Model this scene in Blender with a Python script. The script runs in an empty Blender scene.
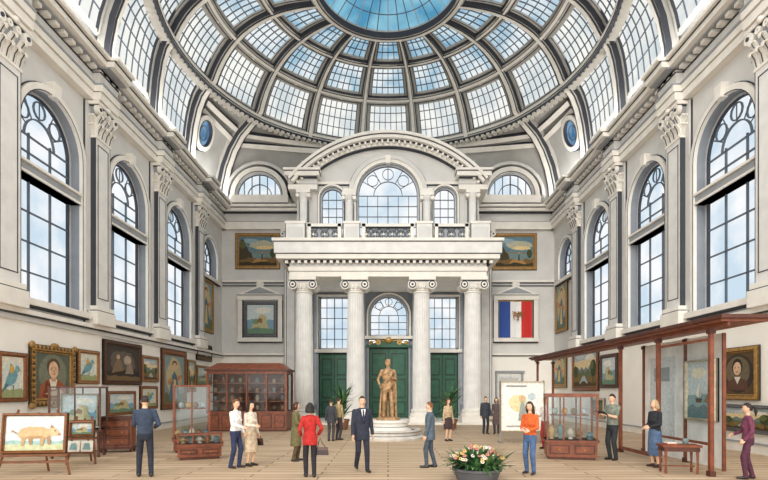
import bpy, math, random
import numpy as np
from mathutils import Vector, Matrix
random.seed(5)
F=500.;HX=388.;HY=390.;CH=1.95
def PX(x,Y): return (x-HX)*Y/F
def PZ(y,Y): return CH+(HY-y)*Y/F
def PY(y): return F*CH/(y-HY)
sc=bpy.context.scene
try:
    sc.view_settings.view_transform='Standard'
    sc.view_settings.look='None'
except Exception: pass
# ---------------------------------------------------------------- materials
def lin(c):
    return tuple(((v/255.)/12.92 if v/255.<=0.04045 else ((v/255.+.055)/1.055)**2.4) for v in c)+(1.,)
MC={}
def mat(key,rgb,rough=.75,metal=0.,var=.07,scale=2.5,emit=0.):
    if key in MC: return MC[key]
    m=bpy.data.materials.new(key); m.use_nodes=True
    nt=m.node_tree; bs=nt.nodes['Principled BSDF']
    bs.inputs['Roughness'].default_value=rough; bs.inputs['Metallic'].default_value=metal
    c=lin(rgb)
    tc=nt.nodes.new('ShaderNodeTexCoord'); nz=nt.nodes.new('ShaderNodeTexNoise')
    nz.inputs['Scale'].default_value=scale; nz.inputs['Detail'].default_value=4
    nt.links.new(tc.outputs['Object'],nz.inputs['Vector'])
    cr=nt.nodes.new('ShaderNodeValToRGB')
    cr.color_ramp.elements[0].position=.35; cr.color_ramp.elements[1].position=.65
    cr.color_ramp.elements[0].color=tuple(max(0,v*(1-var*2)) for v in c[:3])+(1,)
    cr.color_ramp.elements[1].color=tuple(min(1,v*(1+var)) for v in c[:3])+(1,)
    nt.links.new(nz.outputs['Fac'],cr.inputs['Fac'])
    nt.links.new(cr.outputs['Color'],bs.inputs['Base Color'])
    MC[key]=m; return m
def pm(rgb):
    return mat('pigment_%d_%d_%d'%tuple(rgb),rgb,.8,0,.08,11)
def glowm(key,c1,c2,st=1.0,scale=.45):  # panes glow: daylight and cloud streaks put into emission colour
    if key in MC: return MC[key]
    m=bpy.data.materials.new(key); m.use_nodes=True; nt=m.node_tree
    for n in list(nt.nodes): nt.nodes.remove(n)
    o=nt.nodes.new('ShaderNodeOutputMaterial'); e=nt.nodes.new('ShaderNodeEmission')
    tc=nt.nodes.new('ShaderNodeTexCoord'); nz=nt.nodes.new('ShaderNodeTexNoise')
    nz.inputs['Scale'].default_value=scale; nz.inputs['Detail'].default_value=5
    cr=nt.nodes.new('ShaderNodeValToRGB')
    cr.color_ramp.elements[0].position=.38; cr.color_ramp.elements[1].position=.6
    cr.color_ramp.elements[0].color=lin(c1); cr.color_ramp.elements[1].color=lin(c2)
    nt.links.new(tc.outputs['Object'],nz.inputs['Vector']); nt.links.new(nz.outputs['Fac'],cr.inputs['Fac'])
    nt.links.new(cr.outputs['Color'],e.inputs['Color']); e.inputs['Strength'].default_value=st
    nt.links.new(e.outputs[0],o.inputs['Surface'])
    MC[key]=m; return m
def clearm(key,tint=(238,245,248),fac=.07):
    if key in MC: return MC[key]
    m=bpy.data.materials.new(key); m.use_nodes=True; nt=m.node_tree
    for n in list(nt.nodes): nt.nodes.remove(n)
    o=nt.nodes.new('ShaderNodeOutputMaterial'); t=nt.nodes.new('ShaderNodeBsdfTransparent'); g=nt.nodes.new('ShaderNodeBsdfGlossy')
    mx=nt.nodes.new('ShaderNodeMixShader'); mx.inputs[0].default_value=fac
    t.inputs['Color'].default_value=lin(tint); g.inputs['Roughness'].default_value=.08
    nt.links.new(t.outputs[0],mx.inputs[1]); nt.links.new(g.outputs[0],mx.inputs[2]); nt.links.new(mx.outputs[0],o.inputs['Surface'])
    MC[key]=m; return m
WALLG=mat('plaster_grey',(218,217,214),.8,0,.03,1.2)
WALLW=mat('plaster_white',(254,250,242),.8,0,.02,1.0)
TRIM=mat('stone_trim',(240,236,228),.7,0,.03,2)
TRIMD=mat('stone_dark',(158,162,167),.8,0,.05,2)
INK=mat('shadow_gap',(66,69,77),.9,0,.05,2)  # dark strips put drawn ink lines and gap shade into the colour
STONE=mat('column_stone',(230,229,226),.65,0,.04,2)
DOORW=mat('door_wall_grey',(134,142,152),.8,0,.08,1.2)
REVEAL=mat('window_reveal',(146,152,160),.8,0,.05,1.5)  # shading of the window sides put into a darker blue-grey
RIB=mat('dome_rib',(200,198,192),.7,0,.05,2)
SHELL=mat('dome_shell',(176,175,171),.8,0,.06,.8)
MUNT=mat('muntin_iron',(100,108,118),.6,0,.05,3)
MUNTW=mat('muntin_white',(196,200,206),.6,0,.05,3)
GREEN=mat('door_green',(42,98,74),.5,0,.1,3)
GREEND=mat('door_green_dark',(24,62,48),.5,0,.1,3)
WOOD=mat('mahogany',(130,70,44),.45,0,.15,6)
WOODD=mat('mahogany_dark',(86,46,32),.5,0,.15,6)
GOLD=mat('gilt',(186,146,74),.4,.3,.15,14)
BRONZE=mat('bronze_statue',(184,148,108),.5,.1,.25,7)
GLW=glowm('window_sky_glass',(206,226,241),(251,253,255),1.0,.5)
GLD1=glowm('dome_glass_cream',(218,227,230),(252,252,247),.97,.5)
GLD2=glowm('dome_glass_pale_blue',(168,202,222),(240,246,248),.96,.6)
GLD3=glowm('dome_glass_blue',(126,176,206),(210,230,240),.96,.6)
GLO=glowm('oculus_glass',(82,154,192),(146,202,224),.96,.5)
CLEAR=clearm('showcase_glass')
# ---------------------------------------------------------------- builder
class B:
    def __init__(s,M=None): s.V=[];s.Fc=[];s.Mi=[];s.mats=[];s.M=M or Matrix.Identity(4)
    def add(s,vs,fs,m):
        if m not in s.mats: s.mats.append(m)
        k=s.mats.index(m); o=len(s.V)
        for v in vs: s.V.append(tuple(s.M@Vector(v)))
        for f in fs: s.Fc.append(tuple(i+o for i in f)); s.Mi.append(k)
    def box(s,x0,x1,y0,y1,z0,z1,m):
        s.add([(x0,y0,z0),(x1,y0,z0),(x1,y1,z0),(x0,y1,z0),(x0,y0,z1),(x1,y0,z1),(x1,y1,z1),(x0,y1,z1)],
         [(0,3,2,1),(4,5,6,7),(0,1,5,4),(1,2,6,5),(2,3,7,6),(3,0,4,7)],m)
    def frus(s,cx,cy,z0,z1,a0,b0,a1,b1,m):
        s.add([(cx-a0,cy-b0,z0),(cx+a0,cy-b0,z0),(cx+a0,cy+b0,z0),(cx-a0,cy+b0,z0),(cx-a1,cy-b1,z1),(cx+a1,cy-b1,z1),(cx+a1,cy+b1,z1),(cx-a1,cy+b1,z1)],
         [(0,3,2,1),(4,5,6,7),(0,1,5,4),(1,2,6,5),(2,3,7,6),(3,0,4,7)],m)
    def prism(s,pts,ext,m):
        n=len(pts); e=Vector(ext)
        s.add([tuple(p) for p in pts]+[tuple(Vector(p)+e) for p in pts],
          [tuple(range(n))[::-1],tuple(range(n,2*n))]+[(i,(i+1)%n,n+(i+1)%n,n+i) for i in range(n)],m)
    def poly(s,pts,m): s.add(pts,[tuple(range(len(pts)))],m)
    def tube(s,pts,rs,m,n=8,flat=1.0,up=None,caps=True):
        pts=[Vector(p) for p in pts]
        if not hasattr(rs,'__len__'): rs=[rs]*len(pts)
        V=[];Fs=[]
        prev=None
        for i,p in enumerate(pts):
            d=(pts[min(i+1,len(pts)-1)]-pts[max(i-1,0)])
            d=d.normalized() if d.length>1e-9 else Vector((0,0,1))
            if prev is None:
                r=Vector(up) if up else (Vector((0,0,1)) if abs(d.z)<.9 else Vector((0,1,0)))
            else: r=prev
            a=(r-d*r.dot(d)); a=a.normalized() if a.length>1e-6 else d.orthogonal().normalized()
            prev=a; c=d.cross(a)
            for k in range(n):
                t=2*math.pi*k/n
                V.append(tuple(p+a*math.cos(t)*rs[i]*flat+c*math.sin(t)*rs[i]))
        for i in range(len(pts)-1):
            for k in range(n):
                k2=(k+1)%n
                Fs.append((i*n+k,i*n+k2,(i+1)*n+k2,(i+1)*n+k))
        if caps:
            Fs.append(tuple(range(n))[::-1]); Fs.append(tuple((len(pts)-1)*n+k for k in range(n)))
        s.add(V,Fs,m)
    def lathe(s,cx,cy,prof,m,n=24,sx=1,sy=1):
        V=[];Fs=[]
        for r,z in prof:
            for k in range(n):
                t=2*math.pi*k/n; V.append((cx+r*sx*math.cos(t),cy+r*sy*math.sin(t),z))
        for i in range(len(prof)-1):
            for k in range(n):
                k2=(k+1)%n; Fs.append((i*n+k,i*n+k2,(i+1)*n+k2,(i+1)*n+k))
        Fs.append(tuple(range(n))[::-1]); Fs.append(tuple((len(prof)-1)*n+k for k in range(n)))
        s.add(V,Fs,m)
    def ell(s,c,r,m,n=10,k=7):
        V=[(c[0],c[1],c[2]-r[2])];Fs=[]
        for i in range(1,k):
            p=-math.pi/2+math.pi*i/k
            for j in range(n):
                t=2*math.pi*j/n; V.append((c[0]+r[0]*math.cos(p)*math.cos(t),c[1]+r[1]*math.cos(p)*math.sin(t),c[2]+r[2]*math.sin(p)))
        V.append((c[0],c[1],c[2]+r[2])); L=len(V)-1
        for j in range(n):
            Fs.append((0,1+(j+1)%n,1+j)); Fs.append((L,L-n+j,L-n+(j+1)%n))
        for i in range(k-2):
            for j in range(n):
                Fs.append((1+i*n+j,1+i*n+(j+1)%n,1+(i+1)*n+(j+1)%n,1+(i+1)*n+j))
        s.add(V,Fs,m)
    def arc(s,uc,zc,ri,ro,v0,v1,m,a0=0,a1=math.pi,n=20):
        V=[];Fs=[]
        for i in range(n+1):
            a=a0+(a1-a0)*i/n; c,q=math.cos(a),math.sin(a)
            V+= [(uc+ri*c,v0,zc+ri*q),(uc+ro*c,v0,zc+ro*q),(uc+ro*c,v1,zc+ro*q),(uc+ri*c,v1,zc+ri*q)]
        for i in range(n):
            for k in range(4):
                k2=(k+1)%4; Fs.append((i*4+k,i*4+k2,i*4+4+k2,i*4+4+k))
        Fs.append((0,1,2,3)); Fs.append((n*4+3,n*4+2,n*4+1,n*4))
        s.add(V,Fs,m)
    def sweep(s,P,L,N,w,d,m,closed=False,back=0.):
        V=[];Fs=[];n=len(P)
        if not hasattr(w,'__len__'): w=[w]*n
        for i in range(n):
            p,l,q=Vector(P[i]),Vector(L[i]),Vector(N[i])
            V+=[tuple(p-l*w[i]/2-q*back),tuple(p+l*w[i]/2-q*back),tuple(p+l*w[i]/2+q*d),tuple(p-l*w[i]/2+q*d)]
        for i in range(n if closed else n-1):
            j=(i+1)%n
            for k in range(4):
                k2=(k+1)%4; Fs.append((i*4+k,i*4+k2,j*4+k2,j*4+k))
        s.add(V,Fs,m)
    def obj(s,name,parent=None,recalc=True):
        me=bpy.data.meshes.new(name); me.from_pydata(s.V,[],s.Fc)
        for m in s.mats: me.materials.append(m)
        me.polygons.foreach_set('material_index',s.Mi)
        me.polygons.foreach_set('use_smooth',[True]*len(me.polygons))
        me.update()
        if recalc:
            import bmesh
            bm=bmesh.new(); bm.from_mesh(me); bmesh.ops.recalc_face_normals(bm,faces=bm.faces); bm.to_mesh(me); bm.free()
        try: me.set_sharp_from_angle(angle=math.radians(38))
        except Exception: pass
        o=bpy.data.objects.new(name,me); sc.collection.objects.link(o)
        if parent: o.parent=parent
        return o
def empty(name,loc=(0,0,0)):
    o=bpy.data.objects.new(name,None); sc.collection.objects.link(o); o.location=loc; o.empty_display_size=.1
    return o
def frameM(side):
    if side=='left': return Matrix(((0,1,0,-11.3),(1,0,0,0),(0,0,1,0),(0,0,0,1)))
    if side=='right': return Matrix(((0,-1,0,11.3),(1,0,0,0),(0,0,1,0),(0,0,0,1)))
    return Matrix(((1,0,0,0),(0,-1,0,34),(0,0,1,0),(0,0,0,1)))
def atY(Y): return Matrix(((1,0,0,0),(0,-1,0,Y),(0,0,1,0),(0,0,0,1)))
# ---------------------------------------------------------------- wall with openings
def otop(o,u):
    uc,hw,z0,zs,arch=o
    if not arch: return zs
    return zs+math.sqrt(max(0,hw*hw-(u-uc)**2))
def wall_strips(b,u0,u1,zb,zt,ops,th,m,mr,nz=1):
    ft=zt if callable(zt) else (lambda u:zt)
    us={u0,u1}
    if callable(zt):
        for i in range(1,40): us.add(u0+(u1-u0)*i/40)
    for o in ops:
        for i in range(0,17): us.add(o[0]-o[1]*math.cos(math.pi*i/16) if o[4] else o[0]-o[1]+2*o[1]*i/16)
    us=sorted(us); us=[u for i,u in enumerate(us) if i==0 or u-us[i-1]>1e-5]
    V=[];Fs=[]
    def q(a,b_,za,zb_,zc,zd):
        k=len(V)
        V.extend([(a,0,za),(b_,0,zb_),(b_,0,zc),(a,0,zd)]); Fs.append((k,k+1,k+2,k+3))
        k=len(V); V.extend([(a,-th,za),(b_,-th,zb_),(b_,-th,zc),(a,-th,zd)]); Fs.append((k+3,k+2,k+1,k))
    for i in range(len(us)-1):
        a,c=us[i],us[i+1]; mid=(a+c)/2
        o=None
        for x in ops:
            if abs(mid-x[0])<x[1]: o=x
        if o is None: q(a,c,zb,zb,ft(c),ft(a))
        else:
            if o[2]>zb: q(a,c,zb,zb,o[2],o[2])
            q(a,c,otop(o,a),otop(o,c),ft(c),ft(a))
    b.add(V,Fs,m)
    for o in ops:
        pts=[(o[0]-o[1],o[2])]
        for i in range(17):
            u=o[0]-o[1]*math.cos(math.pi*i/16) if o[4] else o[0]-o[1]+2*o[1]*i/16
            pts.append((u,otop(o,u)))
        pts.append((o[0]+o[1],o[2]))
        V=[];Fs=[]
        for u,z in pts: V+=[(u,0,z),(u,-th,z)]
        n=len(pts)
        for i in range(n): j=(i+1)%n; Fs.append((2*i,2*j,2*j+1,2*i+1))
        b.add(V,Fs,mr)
WN=[0]
def window(M,uc,hw,z0,zs,arch,cols,rows,v=-.4,transom=None,surround=.2,mm=None,glass=None,tracery=False,sur=True,bar=.05,keystone=False,hc=None):
    WN[0]+=1; b=B(M); mm=mm or MUNT; glass=glass or GLW; hc=hc or cols
    o=(uc,hw,z0,zs,arch)
    pts=[(uc-hw,v,z0)]
    for i in range(17):
        u=uc-hw*math.cos(math.pi*i/16) if arch else uc-hw+2*hw*i/16
        pts.append((u,v,otop(o,u)))
    pts.append((uc+hw,v,z0)); b.poly(pts,glass)
    fr=MUNTW
    b.box(uc-hw,uc-hw+.1,v,v+.12,z0,zs,fr); b.box(uc+hw-.1,uc+hw,v,v+.12,z0,zs,fr); b.box(uc-hw,uc+hw,v,v+.12,z0,z0+.12,fr)
    b.box(uc-hw+.1,uc-hw+.125,v,v+.125,z0,zs,INK); b.box(uc+hw-.125,uc+hw-.1,v,v+.125,z0,zs,INK)
    if arch: b.arc(uc,zs,hw-.1,hw,v,v+.12,fr); b.arc(uc,zs,hw-.125,hw-.1,v,v+.125,INK)
    else: b.box(uc-hw,uc+hw,v,v+.12,zs-.1,zs,fr)
    zr=transom[0] if transom else zs
    for i in range(1,cols):
        u=uc-hw+2*hw*i/cols
        thick=bar*1.5 if (cols%2==0 and i==cols//2) else bar
        b.box(u-thick/2,u+thick/2,v+.005,v+.08,z0,(zr if (tracery or transom) else otop(o,u)),mm)
    for i in range(1,rows):
        z=z0+(zr-z0)*i/rows; b.box(uc-hw,uc+hw,v+.005,v+.08,z-bar/2,z+bar/2,mm)
    if transom:
        b.box(uc-hw,uc+hw,v,.06,transom[0],transom[1],TRIMD); b.box(uc-hw,uc+hw,v,.14,transom[1]-.08,transom[1],TRIM)
        b.box(uc-hw-.05,uc+hw+.05,v,.12,transom[0],transom[0]+.07,TRIM)
        za=transom[1]
        for i in range(1,hc):
            u=uc-hw+2*hw*i/hc; b.box(u-bar/2,u+bar/2,v+.005,v+.08,za,zs+.1,mm)
        b.box(uc-hw,uc+hw,v+.005,v+.08,(za+zs)/2-bar/2,(za+zs)/2+bar/2,mm)
    if arch:
        b.box(uc-hw,uc+hw,v+.005,v+.08,zs-bar/2,zs+bar/2,mm)
        if tracery:
            b.arc(uc,zs,hw*.45,hw*.45+bar,v+.005,v+.08,mm)
            for a in (30,60,90,120,150):
                a=math.radians(a); c,q=math.cos(a),math.sin(a)
                b.tube([(uc+hw*.45*c,v+.04,zs+hw*.45*q),(uc+hw*.97*c,v+.04,zs+hw*.97*q)],bar*.6,mm,4)
            for a in (45,90,135):
                a=math.radians(a); b.arc(uc+hw*.7*math.cos(a),zs+hw*.7*math.sin(a),hw*.17,hw*.17+bar*.8,v+.005,v+.07,mm,0,2*math.pi,12)
        elif hw>1: b.arc(uc,zs,hw*.5,hw*.5+bar,v+.005,v+.08,mm)
    if sur:
        w=surround
        b.box(uc-hw-w,uc-hw,0,.13,z0,zs,TRIM); b.box(uc+hw,uc+hw+w,0,.13,z0,zs,TRIM)
        b.box(uc-hw-w-.03,uc-hw-w,0,.05,z0,zs,INK); b.box(uc+hw+w,uc+hw+w+.03,0,.05,z0,zs,INK)
        b.box(uc-hw-.03+.0,uc-hw,.131,.14,z0,zs,INK); b.box(uc+hw,uc+hw+.03,.131,.14,z0,zs,INK)
        b.box(uc-hw-w-.12,uc+hw+w+.12,0,.28,z0-.2,z0,TRIM); b.box(uc-hw-w-.06,uc+hw+w+.06,0,.2,z0-.26,z0-.2,INK)
        if arch:
            b.arc(uc,zs,hw,hw+w,0,.13,TRIM); b.arc(uc,zs,hw+w,hw+w+.035,0,.05,INK); b.arc(uc,zs,hw,hw+.03,.131,.14,INK)
        else: b.box(uc-hw-w,uc+hw+w,0,.16,zs,zs+w,TRIM)
        if keystone:
            zt=zs+hw; b.prism([(uc-.13,0,zt-.05),(uc+.13,0,zt-.05),(uc+.2,0,zt+.42),(uc-.2,0,zt+.42)],(0,.26,0),TRIM)
    return b.obj('window_%d'%WN[0])
# ---------------------------------------------------------------- FLOOR
def floor():
    m=bpy.data.materials.new('floor_planks'); m.use_nodes=True; nt=m.node_tree; bs=nt.nodes['Principled BSDF']
    tc=nt.nodes.new('ShaderNodeTexCoord'); br=nt.nodes.new('ShaderNodeTexBrick')
    br.inputs['Scale'].default_value=1; br.inputs['Brick Width'].default_value=3.1; br.inputs['Row Height'].default_value=.34
    br.inputs['Mortar Size'].default_value=.016; br.inputs['Color1'].default_value=lin((216,194,166)); br.inputs['Color2'].default_value=lin((196,173,144)); br.inputs['Mortar'].default_value=lin((110,84,60))
    nz=nt.nodes.new('ShaderNodeTexNoise'); nz.inputs['Scale'].default_value=1.1; nz.inputs['Detail'].default_value=8
    mp=nt.nodes.new('ShaderNodeMapping'); mp.inputs['Scale'].default_value=(.5,9,1)
    mx=nt.nodes.new('ShaderNodeMixRGB'); mx.blend_type='MULTIPLY'; mx.inputs[0].default_value=.5
    cr=nt.nodes.new('ShaderNodeValToRGB'); cr.color_ramp.elements[0].position=.35; cr.color_ramp.elements[1].position=.6
    cr.color_ramp.elements[0].color=lin((190,164,138)); cr.color_ramp.elements[1].color=(1,1,1,1)
    nt.links.new(tc.outputs['Object'],br.inputs['Vector']); nt.links.new(tc.outputs['Object'],mp.inputs[0]); nt.links.new(mp.outputs[0],nz.inputs['Vector'])
    nt.links.new(nz.outputs['Fac'],cr.inputs[0]); nt.links.new(br.outputs['Color'],mx.inputs[1]); nt.links.new(cr.outputs[0],mx.inputs[2])
    nt.links.new(mx.outputs[0],bs.inputs['Base Color']); bs.inputs['Roughness'].default_value=.65
    b=B(); b.box(-11.7,11.7,-4,34.4,-.3,0,m); b.obj('floor')
floor()
ZC=CH+12.4
# ---------------------------------------------------------------- SIDE WALLS
PIL=[9.6,14.5,19.3,24.4,29.5]
BAY=[11.9,16.75,21.75,26.9,31.6]
SILL=CH+2.85; SPR=CH+8.25; HW=1.55
def corinthian():
    b=B(); w=.5; d=.34; h=1.35
    b.box(-w,w,0,d,0,.09,TRIM)
    b.add([(-w*.8,0,.09),(w*.8,0,.09),(w*.8,d*.8,.09),(-w*.8,d*.8,.09),(-w*1.1,0,h-.2),(w*1.1,0,h-.2),(w*1.1,d*1.15,h-.2),(-w*1.1,d*1.15,h-.2)],
      [(0,3,2,1),(4,5,6,7),(0,1,5,4),(1,2,6,5),(2,3,7,6),(3,0,4,7)],TRIMD)
    for row,(zz,n,off) in enumerate(((.09,4,0),(.42,3,0))):
        for i in range(n):
            u=(-w*.78+2*w*.78*i/(n-1))
            b.tube([(u,d*.8,zz),(u,d*.95,zz+.25),(u,d*1.15+.05,zz+.42),(u,d*1.3+.1,zz+.4),(u,d*1.25+.1,zz+.3)],[.13,.15,.12,.08,.04],TRIM,6,.35,up=(0,1,0))
            b.tube([(u,d*.8+.05,zz),(u,d*.95+.06,zz+.25),(u,d*1.15+.1,zz+.4)],[.02,.02,.015],INK,4)
        for vv in (.12,.26):
            for sg in (-1,1):
                b.tube([(sg*w*.8,vv,zz),(sg*w*.95,vv,zz+.25),(sg*(w*1.1+.08),vv,zz+.4),(sg*(w*1.15+.1),vv,zz+.32)],[.1,.11,.08,.04],TRIM,6,.35,up=(1,0,0))
    for sg in (-1,1):
        b.arc(sg*w*1.02,h-.33,.06,.17,d,d+.16,TRIM,0,2*math.pi,12); b.arc(sg*w*1.02,h-.33,.0,.06,d,d+.2,INK,0,2*math.pi,8)
        b.arc(sg*.16,h-.3,.04,.11,d,d+.14,TRIM,0,2*math.pi,10)
    b.box(-w*1.3,w*1.3,0,d*1.5,h-.16,h-.03,TRIM); b.box(-w*1.2,w*1.2,0,d*1.35,h-.2,h-.16,INK)
    b.ell((0,d*1.5,h-.1),(.12,.08,.1),TRIM)
    return b
CB=corinthian()
def stamp(b,CBb,T):
    o=len(b.V); M=b.M@T
    for v in CBb.V: b.V.append(tuple(M@Vector(v)))
    mp=[]
    for m in CBb.mats:
        if m not in b.mats: b.mats.append(m)
        mp.append(b.mats.index(m))
    for f,k in zip(CBb.Fc,CBb.Mi): b.Fc.append(tuple(i+o for i in f)); b.Mi.append(mp[k])
LEDGE=CH+2.35
for side in ('left','right'):
    M=frameM(side)
    b=B(M)
    ops=[]
    for i,u in enumerate(BAY):
        ops.append((u,HW if i<4 else 1.3,SILL if i<4 else CH+7.1,SPR,True))
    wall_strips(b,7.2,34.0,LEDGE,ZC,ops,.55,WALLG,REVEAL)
    b.box(7.2,34,-.55,0,0,LEDGE,WALLW)
    b.obj('wall_'+side)
    for i,u in enumerate(BAY):
        if i<4: window(M,u,HW,SILL,SPR,True,3,4,-.42,(CH+6.75,CH+7.15),.22,MUNT,GLW,True,keystone=True,bar=.042,hc=3)
        else: window(M,u,1.3,CH+7.1,SPR,True,3,2,-.42,None,.2,MUNT,GLW,True,bar=.045)
    b=B(M); b.box(7.2,34,0,.06,0,.28,TRIM); b.box(7.2,34,0,.09,.28,.33,TRIMD); b.obj('baseboard_'+side)
    b=B(M); b.box(7.2,34,0,.1,LEDGE-.22,LEDGE-.06,WALLG); b.box(7.2,34,0,.26,LEDGE-.02,LEDGE+.12,TRIM); b.box(7.2,34,0,.2,LEDGE-.06,LEDGE-.02,INK)
    b.obj('trim_1' if side=='left' else 'trim_2')
    b=B(M); z=CH+10.85
    def bands(b,u0,u1,e):
        b.box(u0,u1,0,.30+e,z,z+.28,TRIM); b.box(u0,u1,0,.27+e,z+.28,z+.31,INK)
        b.box(u0,u1,0,.36+e,z+.31,z+.55,TRIM); b.box(u0,u1,0,.40+e,z+.55,z+.62,TRIMD)
        b.box(u0,u1,0,.26+e,z+.62,z+1.0,WALLG); b.box(u0,u1,0,.30+e,z+1.0,z+1.04,INK)
        b.box(u0,u1,0,.6+e,z+1.16,z+1.22,TRIMD)
        b.box(u0,u1,0,.8+e,z+1.22,z+1.42,TRIM); b.box(u0,u1,0,.83+e,z+1.42,z+1.46,INK); b.box(u0,u1,0,.95+e,z+1.46,z+1.58,TRIM)
    bands(b,7.2,34,0)
    for u in PIL: bands(b,u-.62,u+.62,.28)
    u=7.4
    while u<33.2:
        b.box(u,u+.2,0,.52,z+1.04,z+1.16,TRIM); u+=.42
    b.obj('cornice_'+side)
    for u in PIL:
        b=B(M); z0=LEDGE+.12; zc=CH+9.5
        b.box(u-.62,u+.62,0,.46,z0,z0+.5,TRIM); b.box(u-.58,u+.58,0,.42,z0+.5,z0+.54,INK); b.box(u-.56,u+.56,0,.42,z0+.54,z0+.7,TRIM)
        b.box(u-.48,u+.48,0,.3,z0+.7,zc,STONE)
        for sg in (-1,1):
            b.box(u+sg*.34-.015,u+sg*.34+.015,.3,.315,z0+1,zc-.2,INK)
            b.box(u+sg*.62-.12,u+sg*.62+.12,0,.12,z0+.5,zc+1.3,WALLG); b.box(u+sg*.75-.015,u+sg*.75+.015,0,.06,z0,zc+1.3,INK)
            b.box(u+sg*.49-.012,u+sg*.49+.012,0,.29,z0+.7,zc,INK)
            b.box(u+sg*.48-.012,u+sg*.48+.012,.29,.306,z0+.7,zc,INK)
        b.box(u-.34,u+.34,.3,.315,z0+1,z0+1.03,INK); b.box(u-.34,u+.34,.3,.315,zc-.23,zc-.2,INK)
        stamp(b,CB,Matrix.Translation((u,0,zc)))
        b.obj('pilaster')
# ---------------------------------------------------------------- BACK WALL
M=frameM('back')
b=B(M); b.box(-11.3,-5.9,-.5,0,0,4.3,WALLW); b.box(5.9,11.3,-.5,0,0,4.3,WALLW)
b.box(-11.3,-5.9,-.5,0,4.3,ZC,WALLG); b.box(5.9,11.3,-.5,0,4.3,ZC,WALLG)
b.box(-5.9,5.9,-.5,0,8.8,ZC+3.2,WALLG)
b.obj('wall_back')
TR=[3]
def trim(b): o=b.obj('trim_%d'%TR[0]); TR[0]+=1; return o
for sg in (-1,1):
    x0,x1=sorted((sg*5.95,sg*11.25))
    b=B(M)
    b.box(x0,x1,0,.2,4.3,4.45,TRIM); b.box(x0,x1,0,.15,4.25,4.3,INK)
    b.box(x0,x1,0,.16,9.25,9.4,TRIM); b.box(x0,x1,0,.12,9.2,9.25,INK); b.box(x0,x1,0,.1,9.0,9.05,INK)
    z=CH+10.85
    b.box(x0,x1,0,.30,z,z+.5,TRIM); b.box(x0,x1,0,.26,z+.5,z+.54,INK); b.box(x0,x1,0,.24,z+.54,z+1.05,WALLG)
    b.box(x0,x1,0,.55,z+1.05,z+1.1,INK); b.box(x0,x1,0,.7,z+1.1,z+1.3,TRIM); b.box(x0,x1,0,.74,z+1.3,z+1.34,INK); b.box(x0,x1,0,.85,z+1.34,z+1.5,TRIM)
    trim(b)
    b=B(M); b.box(x0,x1,0,.06,0,.3,TRIM); b.obj('baseboard_back' )
    b=B(M); u=sg*6.55
    b.box(u-.55,u+.55,0,.5,0,.5,TRIM); b.box(u-.42,u+.42,0,.35,.5,11.4,STONE)
    b.box(u-.3,u-.27,.35,.37,1,11,INK); b.box(u+.27,u+.3,.35,.37,1,11,INK)
    for s2 in (-1,1): b.box(u+s2*.44-.02,u+s2*.44+.02,0,.3,.5,11.4,INK)
    stamp(b,CB,Matrix.Translation((u,0,11.4))); b.obj('pilaster')
    uc=sg*8.65
    z0,z1=PZ(338,33.8),PZ(300,33.8)
    b=B(M)
    b.box(uc-1.5,uc-1.2,0,.22,z0,z1,TRIM); b.box(uc+1.2,uc+1.5,0,.22,z0,z1,TRIM); b.box(uc-1.52,uc+1.52,0,.3,z0-.25,z0,TRIM); b.box(uc-1.5,uc+1.5,0,.2,z0-.32,z0-.25,INK)
    b.box(uc-1.52,uc+1.52,0,.3,z1,z1+.3,TRIM); b.box(uc-1.52,uc+1.52,0,.34,z1+.3,z1+.34,INK)
    b.prism([(uc-1.53,0,z1+.34),(uc+1.53,0,z1+.34),(uc,0,z1+1.0)],(0,.3,0),TRIM)
    b.prism([(uc-1.1,.3,z1+.42),(uc+1.1,.3,z1+.42),(uc,.3,z1+.85)],(0,.02,0),TRIMD)
    for s2 in (-1,1):
        b.box(uc+s2*1.18-.02,uc+s2*1.18+.02,.0,.24,z0,z1,INK)
        b.box(uc+s2*1.5-.02,uc+s2*1.5+.02,.0,.15,z0,z1,INK)
    b.ell((uc,.2,z1+1.05),(.3,.14,.2),TRIM)
    b.box(uc-1.2,uc+1.2,0,.04,z0,z1,mat('niche_panel',(210,213,215)))
    b.obj('aedicule_frame')
    Ml=atY(33.35)
    uc=PX(259,33.3) if sg<0 else PX(511,33.3); r=1.55; zs=CH+12.95
    b=B(Ml); b.arc(uc,zs,r,r+.35,-1.5,.15,TRIM); b.arc(uc,zs,r+.35,r+.4,-1.5,.05,INK); b.arc(uc,zs,r,r+.04,.15,.17,INK); b.box(uc-r-.4,uc+r+.4,-1.2,.2,zs-.5,zs,TRIM)
    b.box(uc-r-.4,uc+r+.4,-1.2,.1,zs-.56,zs-.5,INK); b.arc(uc,zs,r+.55,r+.75,-1.5,.05,WALLG)
    b.obj('lunette_surround')
    window(Ml,uc,r,zs,zs+.001,True,6,1,-.2,None,.2,MUNT,GLW,False,sur=False)
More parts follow.
